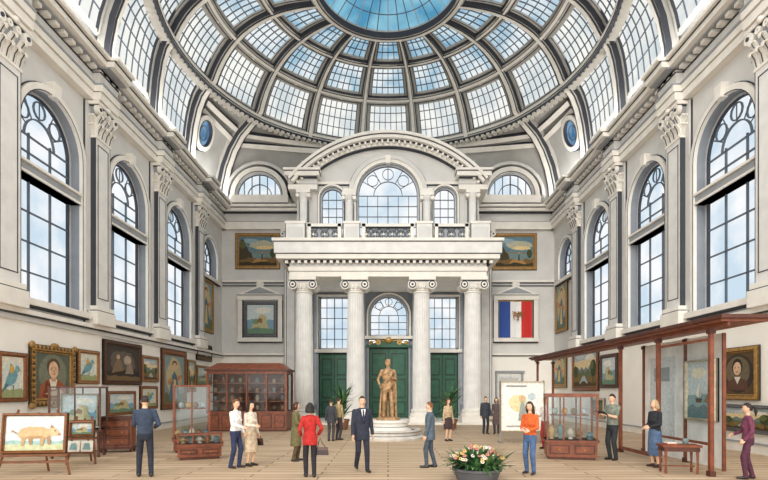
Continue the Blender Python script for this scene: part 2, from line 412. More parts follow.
# ---------------------------------------------------------------- DOME
ts=np.array([1,1.5,2,2.5,3,3.5,4]); rs=np.array([10.5,9.75,8.8,7.6,6.35,5.0,3.6]); hs=np.array([16.8,18.15,19.1,19.6,19.85,19.85,19.65])
pr=np.polyfit(ts,rs,3); ph=np.polyfit(ts,hs,3)
DC=24.
def surf(th,t,o=0.):
    sx,cy=math.sin(th),math.cos(th)
    r1=float(np.polyval(pr,max(t,1))); h1=float(np.polyval(ph,max(t,1)))
    if t>=1: r,h=r1,h1
    else:
        k=min(11.3/max(abs(sx),1e-6),10./max(abs(cy),1e-6))
        w=1-math.cos(t*math.pi/2); r=k+(r1-k)*w; h=12.4+(h1-12.4)*math.sin(t*math.pi/2)
    r=r+o*.8; h=h+o*.5
    return Vector((sx*r,DC+cy*r,CH+h))
def nrm(th,t):
    e=.01
    t0=max(0,t-e)
    a=surf(th,t+e)-surf(th,t0); c=surf(th+e,t)-surf(th-e,t)
    n=a.cross(c).normalized(); ce=Vector((0,DC,CH+8))-surf(th,t)
    if n.dot(ce)<0: n=-n
    return n
dome=empty('glass_dome',(0,DC,0))
def dobj(b,name):
    o=b.obj(name); o.parent=dome; o.matrix_parent_inverse=Matrix.Translation((0,-DC,0)); return o
b=B(); NT=72
V=[];Fs=[];tl=[i*.2 for i in range(21)]
for t in tl:
    for k in range(NT): V.append(tuple(surf(2*math.pi*k/NT,t,.45)))
for i in range(len(tl)-1):
    for k in range(NT):
        if 27<=k<45: continue
        Fs.append((i*NT+k,i*NT+(k+1)%NT,(i+1)*NT+(k+1)%NT,(i+1)*NT+k))
b.add(V,Fs,SHELL); dobj(b,'shell')
D=math.radians
def patch(b,th0,th1,t0,t1,nu,nv,o,m):
    V=[];Fs=[]
    for j in range(nv+1):
        for i in range(nu+1): V.append(tuple(surf(th0+(th1-th0)*i/nu,t0+(t1-t0)*j/nv,o)))
    for j in range(nv):
        for i in range(nu): a=j*(nu+1)+i; Fs.append((a,a+1,a+nu+2,a+nu+1))
    b.add(V,Fs,m)
bg=B(); bm_=B(); bf=B()
for k in range(18):
    c=k*20; cc=(c+180)%360-180
    if abs(cc)>130: continue
    rows=[(1.08,1.86,GLD1,7,4),(2.1,2.88,GLD2,6,4),(3.1,3.86,GLD3,4,3)]
    if abs(cc)>=80: rows.insert(0,(.2,.9,GLD1,6,5))
    for ri,(t0,t1,g,nc,nr) in enumerate(rows):
        mg=2.4 if t0<3 else 3.0
        a0,a1=D(cc-10+mg),D(cc+10-mg)
        patch(bg,a0,a1,t0,t1,4,4,.12,g)
        def curve(fn,n,w,d,m,bb):
            P=[];L=[];N=[]
            for i in range(n+1):
                th,t=fn(i/n); p=surf(th,t,.1); q=nrm(th,t); P.append(p); N.append(q)
            for i in range(n+1):
                tg=(P[min(i+1,n)]-P[max(0,i-1)]).normalized(); L.append(tg.cross(N[i]).normalized())
            bb.sweep(P,L,N,w,d,m)
        for i in range(1,nc):
            th=a0+(a1-a0)*i/nc; curve(lambda s,th=th:(th,t0+(t1-t0)*s),5,.045,.04,MUNT,bm_)
        for i in range(1,nr):
            tt=t0+(t1-t0)*i/nr; curve(lambda s,tt=tt:(a0+(a1-a0)*s,tt),4,.045,.04,MUNT,bm_)
        for th in (a0,a1): curve(lambda s,th=th:(th,t0+(t1-t0)*s),6,.16,.1,RIB,bf)
        for tt in (t0,t1): curve(lambda s,tt=tt:(a0+(a1-a0)*s,tt),5,.18,.1,RIB,bf)
        for th in (a0+.006,a1-.006): curve(lambda s,th=th:(th,t0+(t1-t0)*s),6,.04,.11,INK,bf)
        if t0>=1 and t0<3:
            p=surf(D(cc),t1+.11,.0); q=nrm(D(cc),t1+.1)
            lat=Vector((math.cos(D(cc)),-math.sin(D(cc)),0)); upv=q.cross(lat).normalized()
            bf.sweep([p-lat*.55,p,p+lat*.55],[upv]*3,[q]*3,[.16,.34,.16],.2,TRIM)
            bf.sweep([p-lat*.8,p-lat*.62],[upv]*2,[q]*2,.2,.16,TRIMD); bf.sweep([p+lat*.62,p+lat*.8],[upv]*2,[q]*2,.2,.16,TRIMD)
dobj(bg,'glass_panels'); dobj(bm_,'muntins'); dobj(bf,'panel_frames')
br=B()
for k in range(18):
    th=D(k*20+10); a=abs((k*20+10+180)%360-180)
    t0=0. if a>=50 else 1.0
    n=22; P=[];N=[];L=[];w=[]
    for i in range(n+1):
        t=t0+(4-t0)*i/n; P.append(surf(th,t)); N.append(nrm(th,t)); w.append(.62-.11*t)
    L=[Vector((math.cos(th),-math.sin(th),0))]*(n+1)
    br.sweep(P,L,N,w,.22,RIB,back=.3)
    br.sweep(P,L,N,[x*.45 for x in w],.34,TRIM)
    for s2 in (-1,1):
        P2=[P[i]+L[i]*s2*w[i]*.5 for i in range(n+1)]; br.sweep(P2,L,N,.04,.24,INK)
        P2=[P[i]+L[i]*s2*w[i]*.24 for i in range(n+1)]; br.sweep(P2,L,N,.025,.3,INK)
dobj(br,'ribs')
bq=B()
for t,w,d in ((.97,.4,.3),(1.98,.42,.2),(2.98,.36,.18),(3.97,.5,.26)):
    P=[];N=[];L=[]
    for k in range(90):
        th=2*math.pi*k/90; P.append(surf(th,t)); q=nrm(th,t) if t>1 else Vector((-math.sin(th),-math.cos(th),0)); N.append(q)
        L.append(q.cross(Vector((math.cos(th),-math.sin(th),0))).normalized())
    bq.sweep(P,L,N,w,d,RIB,True,.1); bq.sweep(P,L,N,w*.35,d+.08,TRIM,True)
    for s2 in (-1,1):
        P2=[P[i]+L[i]*s2*w*.5 for i in range(90)]; bq.sweep(P2,L,N,.045,d+.02,INK,True)
        P2=[P[i]+L[i]*s2*w*.19 for i in range(90)]; bq.sweep(P2,L,N,.025,d+.06,INK,True)
for k in range(180):
    th=2*math.pi*k/180
    if math.cos(th)<-.7: continue
    p=surf(th,.97)+Vector((0,0,-.36)); N_=Vector((-math.sin(th),-math.cos(th),0)); L_=Vector((math.cos(th),-math.sin(th),0))
    bq.sweep([p,p+Vector((0,0,.18))],[L_]*2,[N_]*2,.18,.2,TRIM,back=.2)
for t in (.62,.74):
    P=[];N=[];L=[]
    for i in range(61):
        th=D(-66+132*i/60); P.append(surf(th,t,.3)); q=nrm(th,t); N.append(q); L.append(q.cross(Vector((math.cos(th),-math.sin(th),0))).normalized())
    bq.sweep(P,L,N,.3,.2,TRIM,back=.1); bq.sweep([p+L[i]*.17 for i,p in enumerate(P)],L,N,.05,.18,INK,back=.1)
dobj(bq,'ring_beams')
bo=B(); R0=3.45; z0=surf(0,4).z+.05
V=[];Fs=[]; NR=6
for j in range(NR+1):
    r=R0*(1-j/NR*.999); z=z0+1.3*(1-(r/R0)**2)
    for k in range(48): V.append((r*math.sin(2*math.pi*k/48),DC+r*math.cos(2*math.pi*k/48),z))
for j in range(NR):
    for k in range(48): Fs.append((j*48+k,j*48+(k+1)%48,(j+1)*48+(k+1)%48,(j+1)*48+k))
bo.add(V,Fs,GLO); dobj(bo,'oculus_glass')
bo=B()
for k in range(36):
    a=2*math.pi*k/36; pts=[(r*math.sin(a),DC+r*math.cos(a),z0-.04+1.3*(1-(r/R0)**2)) for r in (R0,2.7,1.9,1.0)]
    bo.tube(pts,.025,MUNT if k%3 else MUNTW,4)
for r in (2.8,1.9,1.0):
    pts=[(r*math.sin(2*math.pi*k/40),DC+r*math.cos(2*math.pi*k/40),z0-.04+1.3*(1-(r/R0)**2)) for k in range(41)]
    bo.tube(pts,.03,MUNT,4)
dobj(bo,'oculus_bars')
for sg in (-1,1):
    th=D(sg*64); t=.42; p=surf(th,t,0); q=nrm(th,t); p=p+q*.05
    X=q.orthogonal().normalized(); Y_=q.cross(X)
    Mm=Matrix((( X.x,q.x,Y_.x,p.x),(X.y,q.y,Y_.y,p.y),(X.z,q.z,Y_.z,p.z),(0,0,0,1)))
    b=B(Mm); b.arc(0,0,.72,.98,-.4,.2,TRIM,0,2*math.pi,32); b.arc(0,0,.98,1.03,-.4,.1,INK,0,2*math.pi,32); b.arc(0,0,.69,.73,0,.22,INK,0,2*math.pi,32)
    b.arc(0,0,0,.7,-.02,0.02,glowm('medallion_glass',(70,116,160),(130,170,204),.9,1.2),0,2*math.pi,32)
    b.arc(0,0,.38,.42,0.02,.08,MUNT,0,2*math.pi,24)
    dobj(b,'medallion_window')
# ---------------------------------------------------------------- PORTICO
M=atY(33.0)
b=B(M)
ops=[(-3.55,1.02,0,8.1,False),(3.6,1.02,0,8.1,False),(.05,1.3,0,6.9,True)]
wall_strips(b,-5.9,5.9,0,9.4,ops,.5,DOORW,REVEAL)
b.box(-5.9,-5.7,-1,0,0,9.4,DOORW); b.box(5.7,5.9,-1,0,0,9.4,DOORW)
for x0,x1 in ((-5.9,-4.6),(-2.5,-1.4),(1.5,2.55),(4.65,5.9)):
    b.box(x0+.1,x1-.1,0,.08,1.0,8.6,mat('panel_grey',(168,176,186))); b.box(x0+.25,x1-.25,.08,.1,1.2,8.4,DOORW); b.box(x0,x1,0,.14,0,.6,TRIMD)
b.obj('wall_portico')
window(M,-3.55,1.02,4.62,8.1,False,4,5,-.3,None,.12,MUNT,GLW,bar=.04)
window(M,3.6,1.02,4.62,8.1,False,4,5,-.3,None,.12,MUNT,GLW,bar=.04)
window(M,.05,1.3,5.5,6.9,True,4,3,-.3,None,.16,MUNT,GLW,True,bar=.04)
def door(n,uc,hw,h,crest=False):
    b=B(M); b.box(uc-hw,uc+hw,-.4,-.15,0,h,GREEND)
    for s2 in (-1,1):
        x0,x1=sorted((uc+s2*.03,uc+s2*(hw-.05)))
        b.box(x0,x1,-.15,-.08,0.05,h-.1,GREEN)
        for z0,z1 in ((.3,1.2),(1.4,2.7),(2.9,h-.35)):
            b.box(x0+.14,x1-.14,-.08,-.05,z0,z1,GREEND); b.box(x0+.22,x1-.22,-.05,-.02,z0+.1,z1-.1,GREEN)
        b.ell((uc+s2*.12,-.02,1.25),(.05,.06,.05),GOLD)
    b.box(uc-hw-.12,uc-hw,-.3,.12,0,h,TRIMD); b.box(uc+hw,uc+hw+.12,-.3,.12,0,h,TRIMD)
    b.box(uc-hw-.2,uc+hw+.2,-.3,.25,h,h+.18,GREEN if crest else TRIM)
    if crest:
        b.prism([(uc-hw,0,h+.18),(uc+hw,0,h+.18),(uc+hw*.5,0,h+.4),(uc+.25,0,h+.7),(uc-.25,0,h+.7),(uc-hw*.5,0,h+.4)],(0,.15,0),GREEN)
        b.ell((uc,.2,h+.5),(.28,.12,.24),GOLD)
        for s2 in (-1,1):
            b.arc(uc+s2*.7,h+.34,.06,.18,.1,.26,GOLD,0,2*math.pi,12); b.ell((uc+s2*1.15,.18,h+.3),(.14,.1,.15),GOLD)
            b.tube([(uc+s2*.3,.22,h+.42),(uc+s2*.7,.26,h+.5),(uc+s2*1.1,.22,h+.34)],.035,GOLD,6)
    b.obj('door_%d'%n)
door(1,-3.55,1.02,4.4); door(2,.05,1.3,4.75,True); door(3,3.6,1.02,4.4)
port=empty('portico',(0,29,0))
def pobj(b,n):
    o=b.obj(n); o.parent=port; o.matrix_parent_inverse=Matrix.Translation((0,-29,0)); return o
b=B()
b.box(-6.0,6.0,28.0,32.9,0,.12,TRIM)
pobj(b,'plinth_floor')
for cx in (-4.85,-1.88,1.95,4.9):
    b=B(); cy=29.0
    b.box(cx-.72,cx+.72,cy-.72,cy+.72,.12,.42,TRIM); b.lathe(cx,cy,[(.68,.42),(.7,.5),(.68,.6),(.6,.64),(.6,.7),(.64,.76),(.6,.84),(.53,.88)],TRIM)
    n=24
    V=[];Fs=[]; zs=[.88,2.5,4.2,6,7.5]; rr=[.52,.52,.505,.475,.45]
    for z,r in zip(zs,rr):
        for k in range(n*4):
            a=2*math.pi*k/(n*4); q=r*(1 if k%4 in(0,) else (.97 if k%2 else .955)); V.append((cx+q*math.cos(a),cy+q*math.sin(a),z))
    for i in range(4):
        for k in range(n*4): Fs.append((i*n*4+k,i*n*4+(k+1)%(n*4),(i+1)*n*4+(k+1)%(n*4),(i+1)*n*4+k))
    b.add(V,Fs,STONE)
    b.lathe(cx,cy,[(.45,7.5),(.5,7.53),(.5,7.6),(.46,7.63),(.46,7.75),(.58,7.95),(.62,8.05)],TRIM)
    b.lathe(cx,cy,[(.47,7.62),(.47,7.64)],INK)
    for k in range(14):
        a=2*math.pi*k/14; b.ell((cx+.55*math.cos(a),cy+.55*math.sin(a),7.85),(.09,.09,.13),STONE,6,5)
    for sx in (-1,1):
        z=7.95; rad=.27
        b.tube([(cx+sx*.56,cy-.62,z),(cx+sx*.56,cy-.3,z),(cx+sx*.56,cy+.3,z),(cx+sx*.56,cy+.62,z)],[rad,rad*.75,rad*.75,rad],TRIM,16)
        for yy in (-.64,.64):
            b.tube([(cx+sx*.56,cy+yy-.01,z),(cx+sx*.56,cy+yy+.01,z)],rad*.78,INK,14)
            b.tube([(cx+sx*.56,cy+yy-.03,z),(cx+sx*.56,cy+yy+.03,z)],rad*.55,TRIM,14)
            b.tube([(cx+sx*.56,cy+yy-.05,z),(cx+sx*.56,cy+yy+.05,z)],rad*.25,INK,10)
    b.box(cx-.6,cx+.6,cy-.55,cy+.55,8.05,8.15,STONE)
    b.box(cx-.76,cx+.76,cy-.72,cy+.72,8.2,8.4,TRIM); b.box(cx-.7,cx+.7,cy-.66,cy+.66,8.15,8.2,INK)
    b.obj('ionic_column')
b=B()
b.box(-5.6,5.6,28.4,33,8.4,8.68,TRIM); b.box(-5.57,5.57,28.43,33,8.68,8.71,INK); b.box(-5.65,5.65,28.35,33,8.71,8.95,TRIM)
b.box(-5.6,5.6,28.42,33,8.95,9.2,WALLG); b.box(-5.9,5.9,28.2,33.3,9.2,9.3,INK)
b.box(-6.25,6.25,27.9,33.6,9.3,9.55,TRIM); b.box(-6.28,6.28,27.87,33.6,9.55,9.59,INK)
b.box(-6.35,6.35,27.8,33.6,9.59,10.2,STONE); b.box(-6.38,6.38,27.77,33.6,10.2,10.24,INK); b.box(-6.45,6.45,27.7,33.6,10.24,10.4,TRIM)
x=-5.8
while x<5.8: b.box(x,x+.17,28.1,28.3,9.1,9.25,TRIM); x+=.36
pobj(b,'entablature')
Mu=atY(30.5); b=B(Mu)
RA=7.67; ZK=17.3-RA
def ztop(u): return ZK+math.sqrt(max(0,(RA-.3)**2-u*u))-.05
ops=[(-3.4,.73,11.5,13.6,True),(3.45,.73,11.5,13.6,True),(0,1.9,11.3,13.85,True)]
wall_strips(b,-5.55,5.55,10.4,ztop,ops,.4,WALLG,REVEAL)
b.box(-5.55,-5.15,-3.3,-.4,10.4,14.7,WALLG); b.box(5.15,5.55,-3.3,-.4,10.4,14.7,WALLG)
b.obj('wall_upper_storey')
window(Mu,-3.4,.73,11.5,13.6,True,3,4,-.25,None,.14,MUNT,GLW,bar=.04)
window(Mu,3.45,.73,11.5,13.6,True,3,4,-.25,None,.14,MUNT,GLW,bar=.04)
window(Mu,0,1.9,11.3,13.85,True,6,4,-.25,None,.25,MUNT,GLW,True,keystone=True,bar=.04)
b=B(Mu)
a0=math.asin(5.9/RA); A0,A1=math.pi/2-a0,math.pi/2+a0
b.arc(0,ZK,RA-.62,RA-.36,-.2,.4,TRIM,A0,A1,48); b.arc(0,ZK,RA-.66,RA-.62,-.2,.3,INK,A0,A1,48); b.arc(0,ZK,RA-.36,RA-.32,-.2,.55,INK,A0,A1,48)
b.arc(0,ZK,RA-.14,RA-.1,-2.5,.84,INK,A0,A1,48); b.arc(0,ZK,RA-.32,RA-.14,-2.5,.8,TRIM,A0,A1,48); b.arc(0,ZK,RA-.1,RA+.06,-2.5,.92,TRIM,A0,A1,48)
for i in range(37):
    a=A0+.03+(A1-A0-.06)*i/36; b.arc(0,ZK,RA-.56,RA-.38,.4,.66,TRIM,a-.008,a+.008,1)
b.arc(0,13.85,2.15,2.4,0,.2,WALLG); b.arc(0,13.85,2.4,2.44,0,.12,INK)
b.obj('segmental_pediment')
for sg in (-1,1):
    b=B(Mu)
    x0,x1=sorted((sg*4.25,sg*6.0))
    b.box(x0,x1,-2.8,.5,14.0,14.3,TRIM); b.box(x0,x1,-2.8,.46,14.3,14.34,INK); b.box(x0,x1,-2.8,.45,14.34,14.65,WALLG); b.box(x0,x1,-2.8,.7,14.65,14.7,INK)
    b.box(x0-.15,x1+.15,-2.8,.85,14.7,14.95,TRIM); b.box(x0-.18,x1+.18,-2.8,.88,14.95,14.99,INK); b.box(x0-.22,x1+.22,-2.8,.95,14.99,15.12,TRIM)
    x0,x1=sorted((sg*2.2,sg*4.25)); b.box(x0,x1,0,.16,14.45,14.6,TRIM); b.box(x0,x1,0,.1,14.4,14.45,INK)
    b.obj('cornice_block')
    for u in (sg*5.1,sg*2.35):
        b=B(Mu); zz=10.4
        b.box(u-.4,u+.4,0,.5,zz,zz+1.2,TRIM); b.box(u-.36,u+.36,0,.46,zz+1.2,zz+1.24,INK)
        top=14.0 if abs(u)>4 else 13.85
        b.lathe(u,.25,[(.33,zz+1.24),(.33,zz+1.4),(.25,zz+1.5),(.25,top-.6),(.22,top-.5),(.28,top-.4),(.35,top-.2)],STONE,16)
        b.box(u-.42,u+.42,0,.55,top-.2,top,TRIM); b.box(u-.38,u+.38,0,.5,top-.24,top-.2,INK)
        for s2 in (-1,1): b.tube([(u+s2*.33,.1,top-.35),(u+s2*.33,.55,top-.35)],.12,TRIM,10); b.box(u+s2*.26-.012,u+s2*.26+.012,.1,.35,zz+1.5,top-.6,INK)
        if abs(u)<4: b.box(u-.35,u+.35,0,.4,top,top+.25,TRIM)
        b.obj('engaged_column')
for (x0,x1) in ((-4.65,-2.7),(-1.5,1.5),(2.7,4.65)):
    b=B(); y=29.0
    b.box(x0,x1,y-.14,y+.14,10.4,10.62,TRIM); b.box(x0-.05,x1+.05,y-.18,y+.18,11.38,11.55,TRIM); b.box(x0,x1,y-.15,y+.15,11.34,11.38,INK)
    n=int((x1-x0)/.5)
    for i in range(n):
        c=x0+(x1-x0)*(i+.5)/n; zc=10.98
        b.M=Matrix.Translation((0,y,0))
        b.arc(c,zc,.2,.26,-.04,.04,MUNT,0,2*math.pi,14)
        b.tube([(c-.24,0,10.62),(c+.24,0,11.34)],.03,MUNT,4); b.tube([(c+.24,0,10.62),(c-.24,0,11.34)],.03,MUNT,4); b.ell((c,0,zc),(.08,.05,.08),TRIM,8,5)
        b.M=Matrix.Identity(4)
    for c in (x0+.1,x1-.1): b.box(c-.1,c+.1,y-.18,y+.18,10.4,11.6,TRIM)
    b.box(x0,x1,y+.05,y+.07,10.62,11.34,mat('pale_iron',(176,180,184)))
    b.obj('balustrade')
b=B()
for x0,x1 in ((-5.9,-4.78),(-2.57,-1.63),(1.63,2.57),(4.78,5.9)):
    b.box(x0,x1,28.8,29.2,10.4,11.55,STONE); b.box(x0+.12,x1-.12,28.76,28.8,10.6,11.35,WALLG); b.box(x0-.04,x1+.04,28.74,29.26,11.55,11.68,TRIM)
    for xx in (x0,x1): b.box(xx-.015,xx+.015,28.78,28.8,10.4,11.55,INK)
b.obj('balcony_parapet')
# ---------------------------------------------------------------- PAINTINGS
def ngon(cx,cz,rx,rz,n=14,a0=0): return [(cx+rx*math.cos(2*math.pi*i/n+a0),cz+rz*math.sin(2*math.pi*i/n+a0)) for i in range(n)]
def blob(cx,cz,rx,rz,sd,n=16):
    r=random.Random(sd); return [(cx+rx*(.85+.25*r.random())*math.cos(2*math.pi*i/n),cz+rz*(.85+.25*r.random())*math.sin(2*math.pi*i/n)) for i in range(n)]
def hills(z,amp,n=9,seed=0):
    r=random.Random(seed); return [(0,0)]+[(i/n,z+amp*(r.random()-.5)) for i in range(n+1)]+[(1,0)]
def art(kind,sd=0):
    if kind=='landscape':
        return [([(0,0),(1,0),(1,1),(0,1)],(176,196,204)),([(0,.5),(1,.48),(1,.72),(0,.78)],(236,214,168)),(blob(.3,.8,.2,.08,sd),(240,232,214)),(blob(.72,.84,.18,.07,sd+9),(206,212,212)),
          (hills(.52,.16,11,sd),(122,134,130)),(hills(.42,.12,12,sd+1),(104,112,78)),(hills(.3,.1,10,sd+6),(130,108,60)),([(.3,0),(.8,0),(.58,.3),(.5,.3)],(170,190,190)),(hills(.12,.1,10,sd+2),(84,66,38)),(blob(.13,.5,.12,.24,sd+3),(62,76,44)),(blob(.18,.58,.07,.12,sd+4),(104,112,60)),([(.12,.1),(.15,.1),(.14,.4)],(60,44,30)),(blob(.9,.42,.1,.18,sd+5),(74,84,48))]
    if kind=='ruin':
        return [([(0,0),(1,0),(1,1),(0,1)],(98,132,146)),(blob(.62,.72,.36,.16,sd),(186,184,160)),(blob(.7,.62,.26,.07,sd+1),(232,206,150)),(blob(.3,.86,.22,.08,sd+2),(150,174,182)),(hills(.5,.08,12,sd),(128,126,112)),([(0,.2),(1,.2),(1,.42),(0,.44)],(116,140,138)),
          ([(0,.1),(.02,.8),(.08,.93),(.14,.88),(.17,.7),(.22,.64),(.26,.5),(.34,.42),(.38,.2)],(72,64,44)),(blob(.1,.72,.09,.14,sd+7),(96,96,56)),(hills(.24,.12,11,sd+1),(122,94,54)),([(.3,0),(.9,0),(.72,.2),(.45,.24)],(176,134,76)),(hills(.1,.08,8,sd+2),(60,52,34)),([(.6,.2),(.61,.42),(.63,.42),(.64,.2)],(70,40,34)),(ngon(.62,.45,.015,.03,8),(214,170,130)),(blob(.9,.42,.07,.16,sd+8),(66,76,48))]
    if kind=='sea':
        return [([(0,0),(1,0),(1,1),(0,1)],(200,212,212)),(blob(.6,.8,.3,.1,sd),(236,228,206)),(blob(.25,.72,.2,.08,sd+1),(216,222,220)),([(0,0),(1,0),(1,.4),(0,.45)],(134,164,166)),(hills(.22,.08,10,sd),(96,124,126)),
          ([(0,.2),(.05,.62),(.2,.56),(.3,.4),(.42,.3)],(126,116,92)),([(.45,.35),(.7,.35),(.66,.28),(.49,.28)],(80,58,40)),([(.56,.36),(.56,.66),(.68,.4)],(242,236,222)),([(.54,.36),(.54,.6),(.47,.4)],(226,214,190))]
    if kind=='portrait':
        return [([(0,0),(1,0),(1,1),(0,1)],(92,100,88)),(ngon(.5,.55,.42,.44,22),(122,126,104)),([(.08,0),(.13,.28),(.33,.42),(.67,.42),(.87,.28),(.93,0)],(160,88,52)),([(.3,.4),(.2,.05),(.34,0),(.42,.3)],(116,60,38)),([(.38,.43),(.62,.43),(.56,.2),(.44,.2)],(232,222,200)),
          ([(.43,.38),(.57,.38),(.57,.55),(.43,.55)],(206,160,124)),(ngon(.5,.71,.19,.19,18),(96,70,50)),(ngon(.5,.64,.145,.19,20),(228,188,152)),(ngon(.44,.66,.022,.014,8),(50,38,34)),(ngon(.56,.66,.022,.014,8),(50,38,34)),([(.41,.69),(.48,.7),(.48,.685)],(96,70,50)),([(.59,.69),(.52,.7),(.52,.685)],(96,70,50)),(ngon(.5,.545,.045,.012,8),(176,92,80)),([(.5,.66),(.53,.59),(.47,.59)],(204,154,120)),
          ([(.2,.1),(.5,.05),(.78,.12),(.7,.2),(.45,.16)],(214,172,136))]
    if kind=='woman_portrait':
        return [([(0,0),(1,0),(1,1),(0,1)],(96,74,50)),(ngon(.5,.5,.47,.47,28),(60,52,42)),(ngon(.5,.55,.36,.36,24),(112,100,76)),([(.17,.1),(.22,.3),(.38,.4),(.62,.4),(.78,.3),(.83,.1)],(96,64,52)),([(.4,.42),(.6,.42),(.5,.24)],(224,216,200)),(ngon(.5,.66,.16,.2),(50,36,28)),(ngon(.5,.62,.12,.16,18),(224,186,154)),(ngon(.45,.64,.016,.014,8),(40,30,30)),(ngon(.55,.64,.016,.014,8),(40,30,30)),(ngon(.5,.54,.04,.012,8),(160,80,70))]
    if kind=='dark':
        return [([(0,0),(1,0),(1,1),(0,1)],(70,62,56)),(blob(.5,.55,.38,.34,sd,20),(100,90,80)),(hills(.3,.12,10,sd),(52,44,38)),(blob(.62,.6,.12,.15,sd+1),(176,164,144)),([(.15,.2),(.3,.62),(.42,.58),(.5,.3)],(132,110,84)),([(.55,.2),(.62,.5),(.74,.52),(.82,.2)],(150,134,112)),(ngon(.34,.68,.05,.07),(206,172,140)),(ngon(.67,.6,.045,.065),(206,172,140)),(hills(.14,.06,8,sd+3),(120,96,64))]
    if kind=='bird':
        return [([(0,0),(1,0),(1,1),(0,1)],(232,228,210)),(blob(.5,.5,.42,.42,sd,18),(214,222,212)),(hills(.2,.08,8,sd),(160,168,120)),([(.2,.35),(.35,.6),(.6,.7),(.75,.55),(.6,.35),(.4,.28)],(116,164,172)),(ngon(.72,.7,.1,.09),(126,176,180)),([(.8,.7),(.93,.67),(.8,.65)],(220,150,50)),([(.2,.35),(.05,.12),(.35,.3)],(76,124,136)),([(.35,.55),(.42,.84),(.5,.8),(.6,.66)],(206,166,90)),([(.5,.3),(.52,.12),(.55,.3)],(90,60,40)),(ngon(.75,.72,.015,.015,6),(20,20,20))]
    if kind=='figure':
        return [([(0,0),(1,0),(1,1),(0,1)],(140,160,160)),(blob(.5,.55,.42,.42,sd,20),(206,190,146)),(hills(.2,.1,9,sd),(110,116,80)),([(.22,.06),(.3,.35),(.38,.58),(.5,.68),(.62,.58),(.7,.35),(.8,.06)],(90,124,138)),([(.4,.1),(.46,.5),(.56,.5),(.62,.1)],(224,198,134)),(ngon(.5,.83,.12,.07),(110,66,40)),(ngon(.5,.77,.1,.09),(226,188,150)),([(.38,.56),(.16,.44),(.2,.38),(.4,.46)],(206,140,96)),([(.62,.56),(.88,.62),(.86,.54),(.62,.44)],(206,140,96))]
    if kind=='pig':
        return [([(0,0),(1,0),(1,1),(0,1)],(230,240,240)),(blob(.5,.6,.44,.28,2,18),(208,228,230)),(hills(.28,.06,10,sd),(160,196,192)),(hills(.18,.05,10,sd+2),(204,208,168)),
          ([(.2,.45),(.25,.62),(.4,.7),(.62,.68),(.74,.6),(.78,.45),(.7,.35),(.4,.32),(.25,.36)],(214,182,140)),([(.3,.36),(.45,.34),(.68,.37),(.6,.42),(.4,.42)],(186,150,112)),([(.72,.62),(.84,.66),(.93,.5),(.9,.42),(.78,.4)],(222,190,150)),([(.76,.64),(.78,.75),(.83,.65)],(180,134,100)),
          ([(.28,.38),(.27,.14),(.32,.14),(.35,.35)],(196,160,120)),([(.4,.35),(.42,.16),(.46,.16),(.47,.35)],(176,140,104)),([(.6,.36),(.6,.14),(.65,.14),(.68,.37)],(196,160,120)),([(.7,.38),(.74,.17),(.78,.17),(.77,.42)],(176,140,104)),
          ([(.2,.52),(.12,.6),(.1,.5),(.13,.55),(.2,.47)],(170,128,96)),(ngon(.85,.56,.012,.02,6),(30,20,20)),(ngon(.92,.46,.02,.035,8),(190,124,104))]
    if kind=='map':
        return [([(0,0),(1,0),(1,1),(0,1)],(246,245,240)),(blob(.38,.56,.2,.18,11,18),(236,224,176)),(blob(.62,.44,.2,.16,12,18),(214,222,200)),(blob(.5,.66,.09,.08,13),(222,196,142)),(blob(.72,.7,.1,.08,14),(200,216,220)),([(.4,.2),(.44,.45),(.47,.6),(.53,.6),(.57,.45),(.62,.2)],(160,168,158)),(ngon(.5,.66,.045,.05),(222,186,150)),([(.12,.9),(.6,.9),(.6,.93),(.12,.93)],(150,150,150)),([(.12,.08),(.5,.08),(.5,.1),(.12,.1)],(150,150,150))]
    if kind=='blue':
        return [([(0,0),(1,0),(1,1),(0,1)],(210,224,226)),(blob(.6,.8,.3,.12,sd+2),(240,238,228)),(hills(.46,.2,10,sd),(132,170,190)),([(.12,.1),(.24,.4),(.4,.5),(.56,.68),(.72,.6),(.74,.4),(.84,.1)],(200,192,146)),(blob(.32,.42,.12,.1,sd+3),(126,156,120)),(hills(.18,.1,9,sd+4),(112,146,120)),([(.36,.4),(.44,.56),(.58,.5),(.56,.36)],(150,112,78)),(ngon(.5,.62,.045,.05),(230,190,150))]
    return []
FRW={'wood':(140,88,50),'gold':(170,130,70),'dark':(84,56,40),'cream':(210,196,168),'oak':(160,114,72),'slate':(104,106,110)}
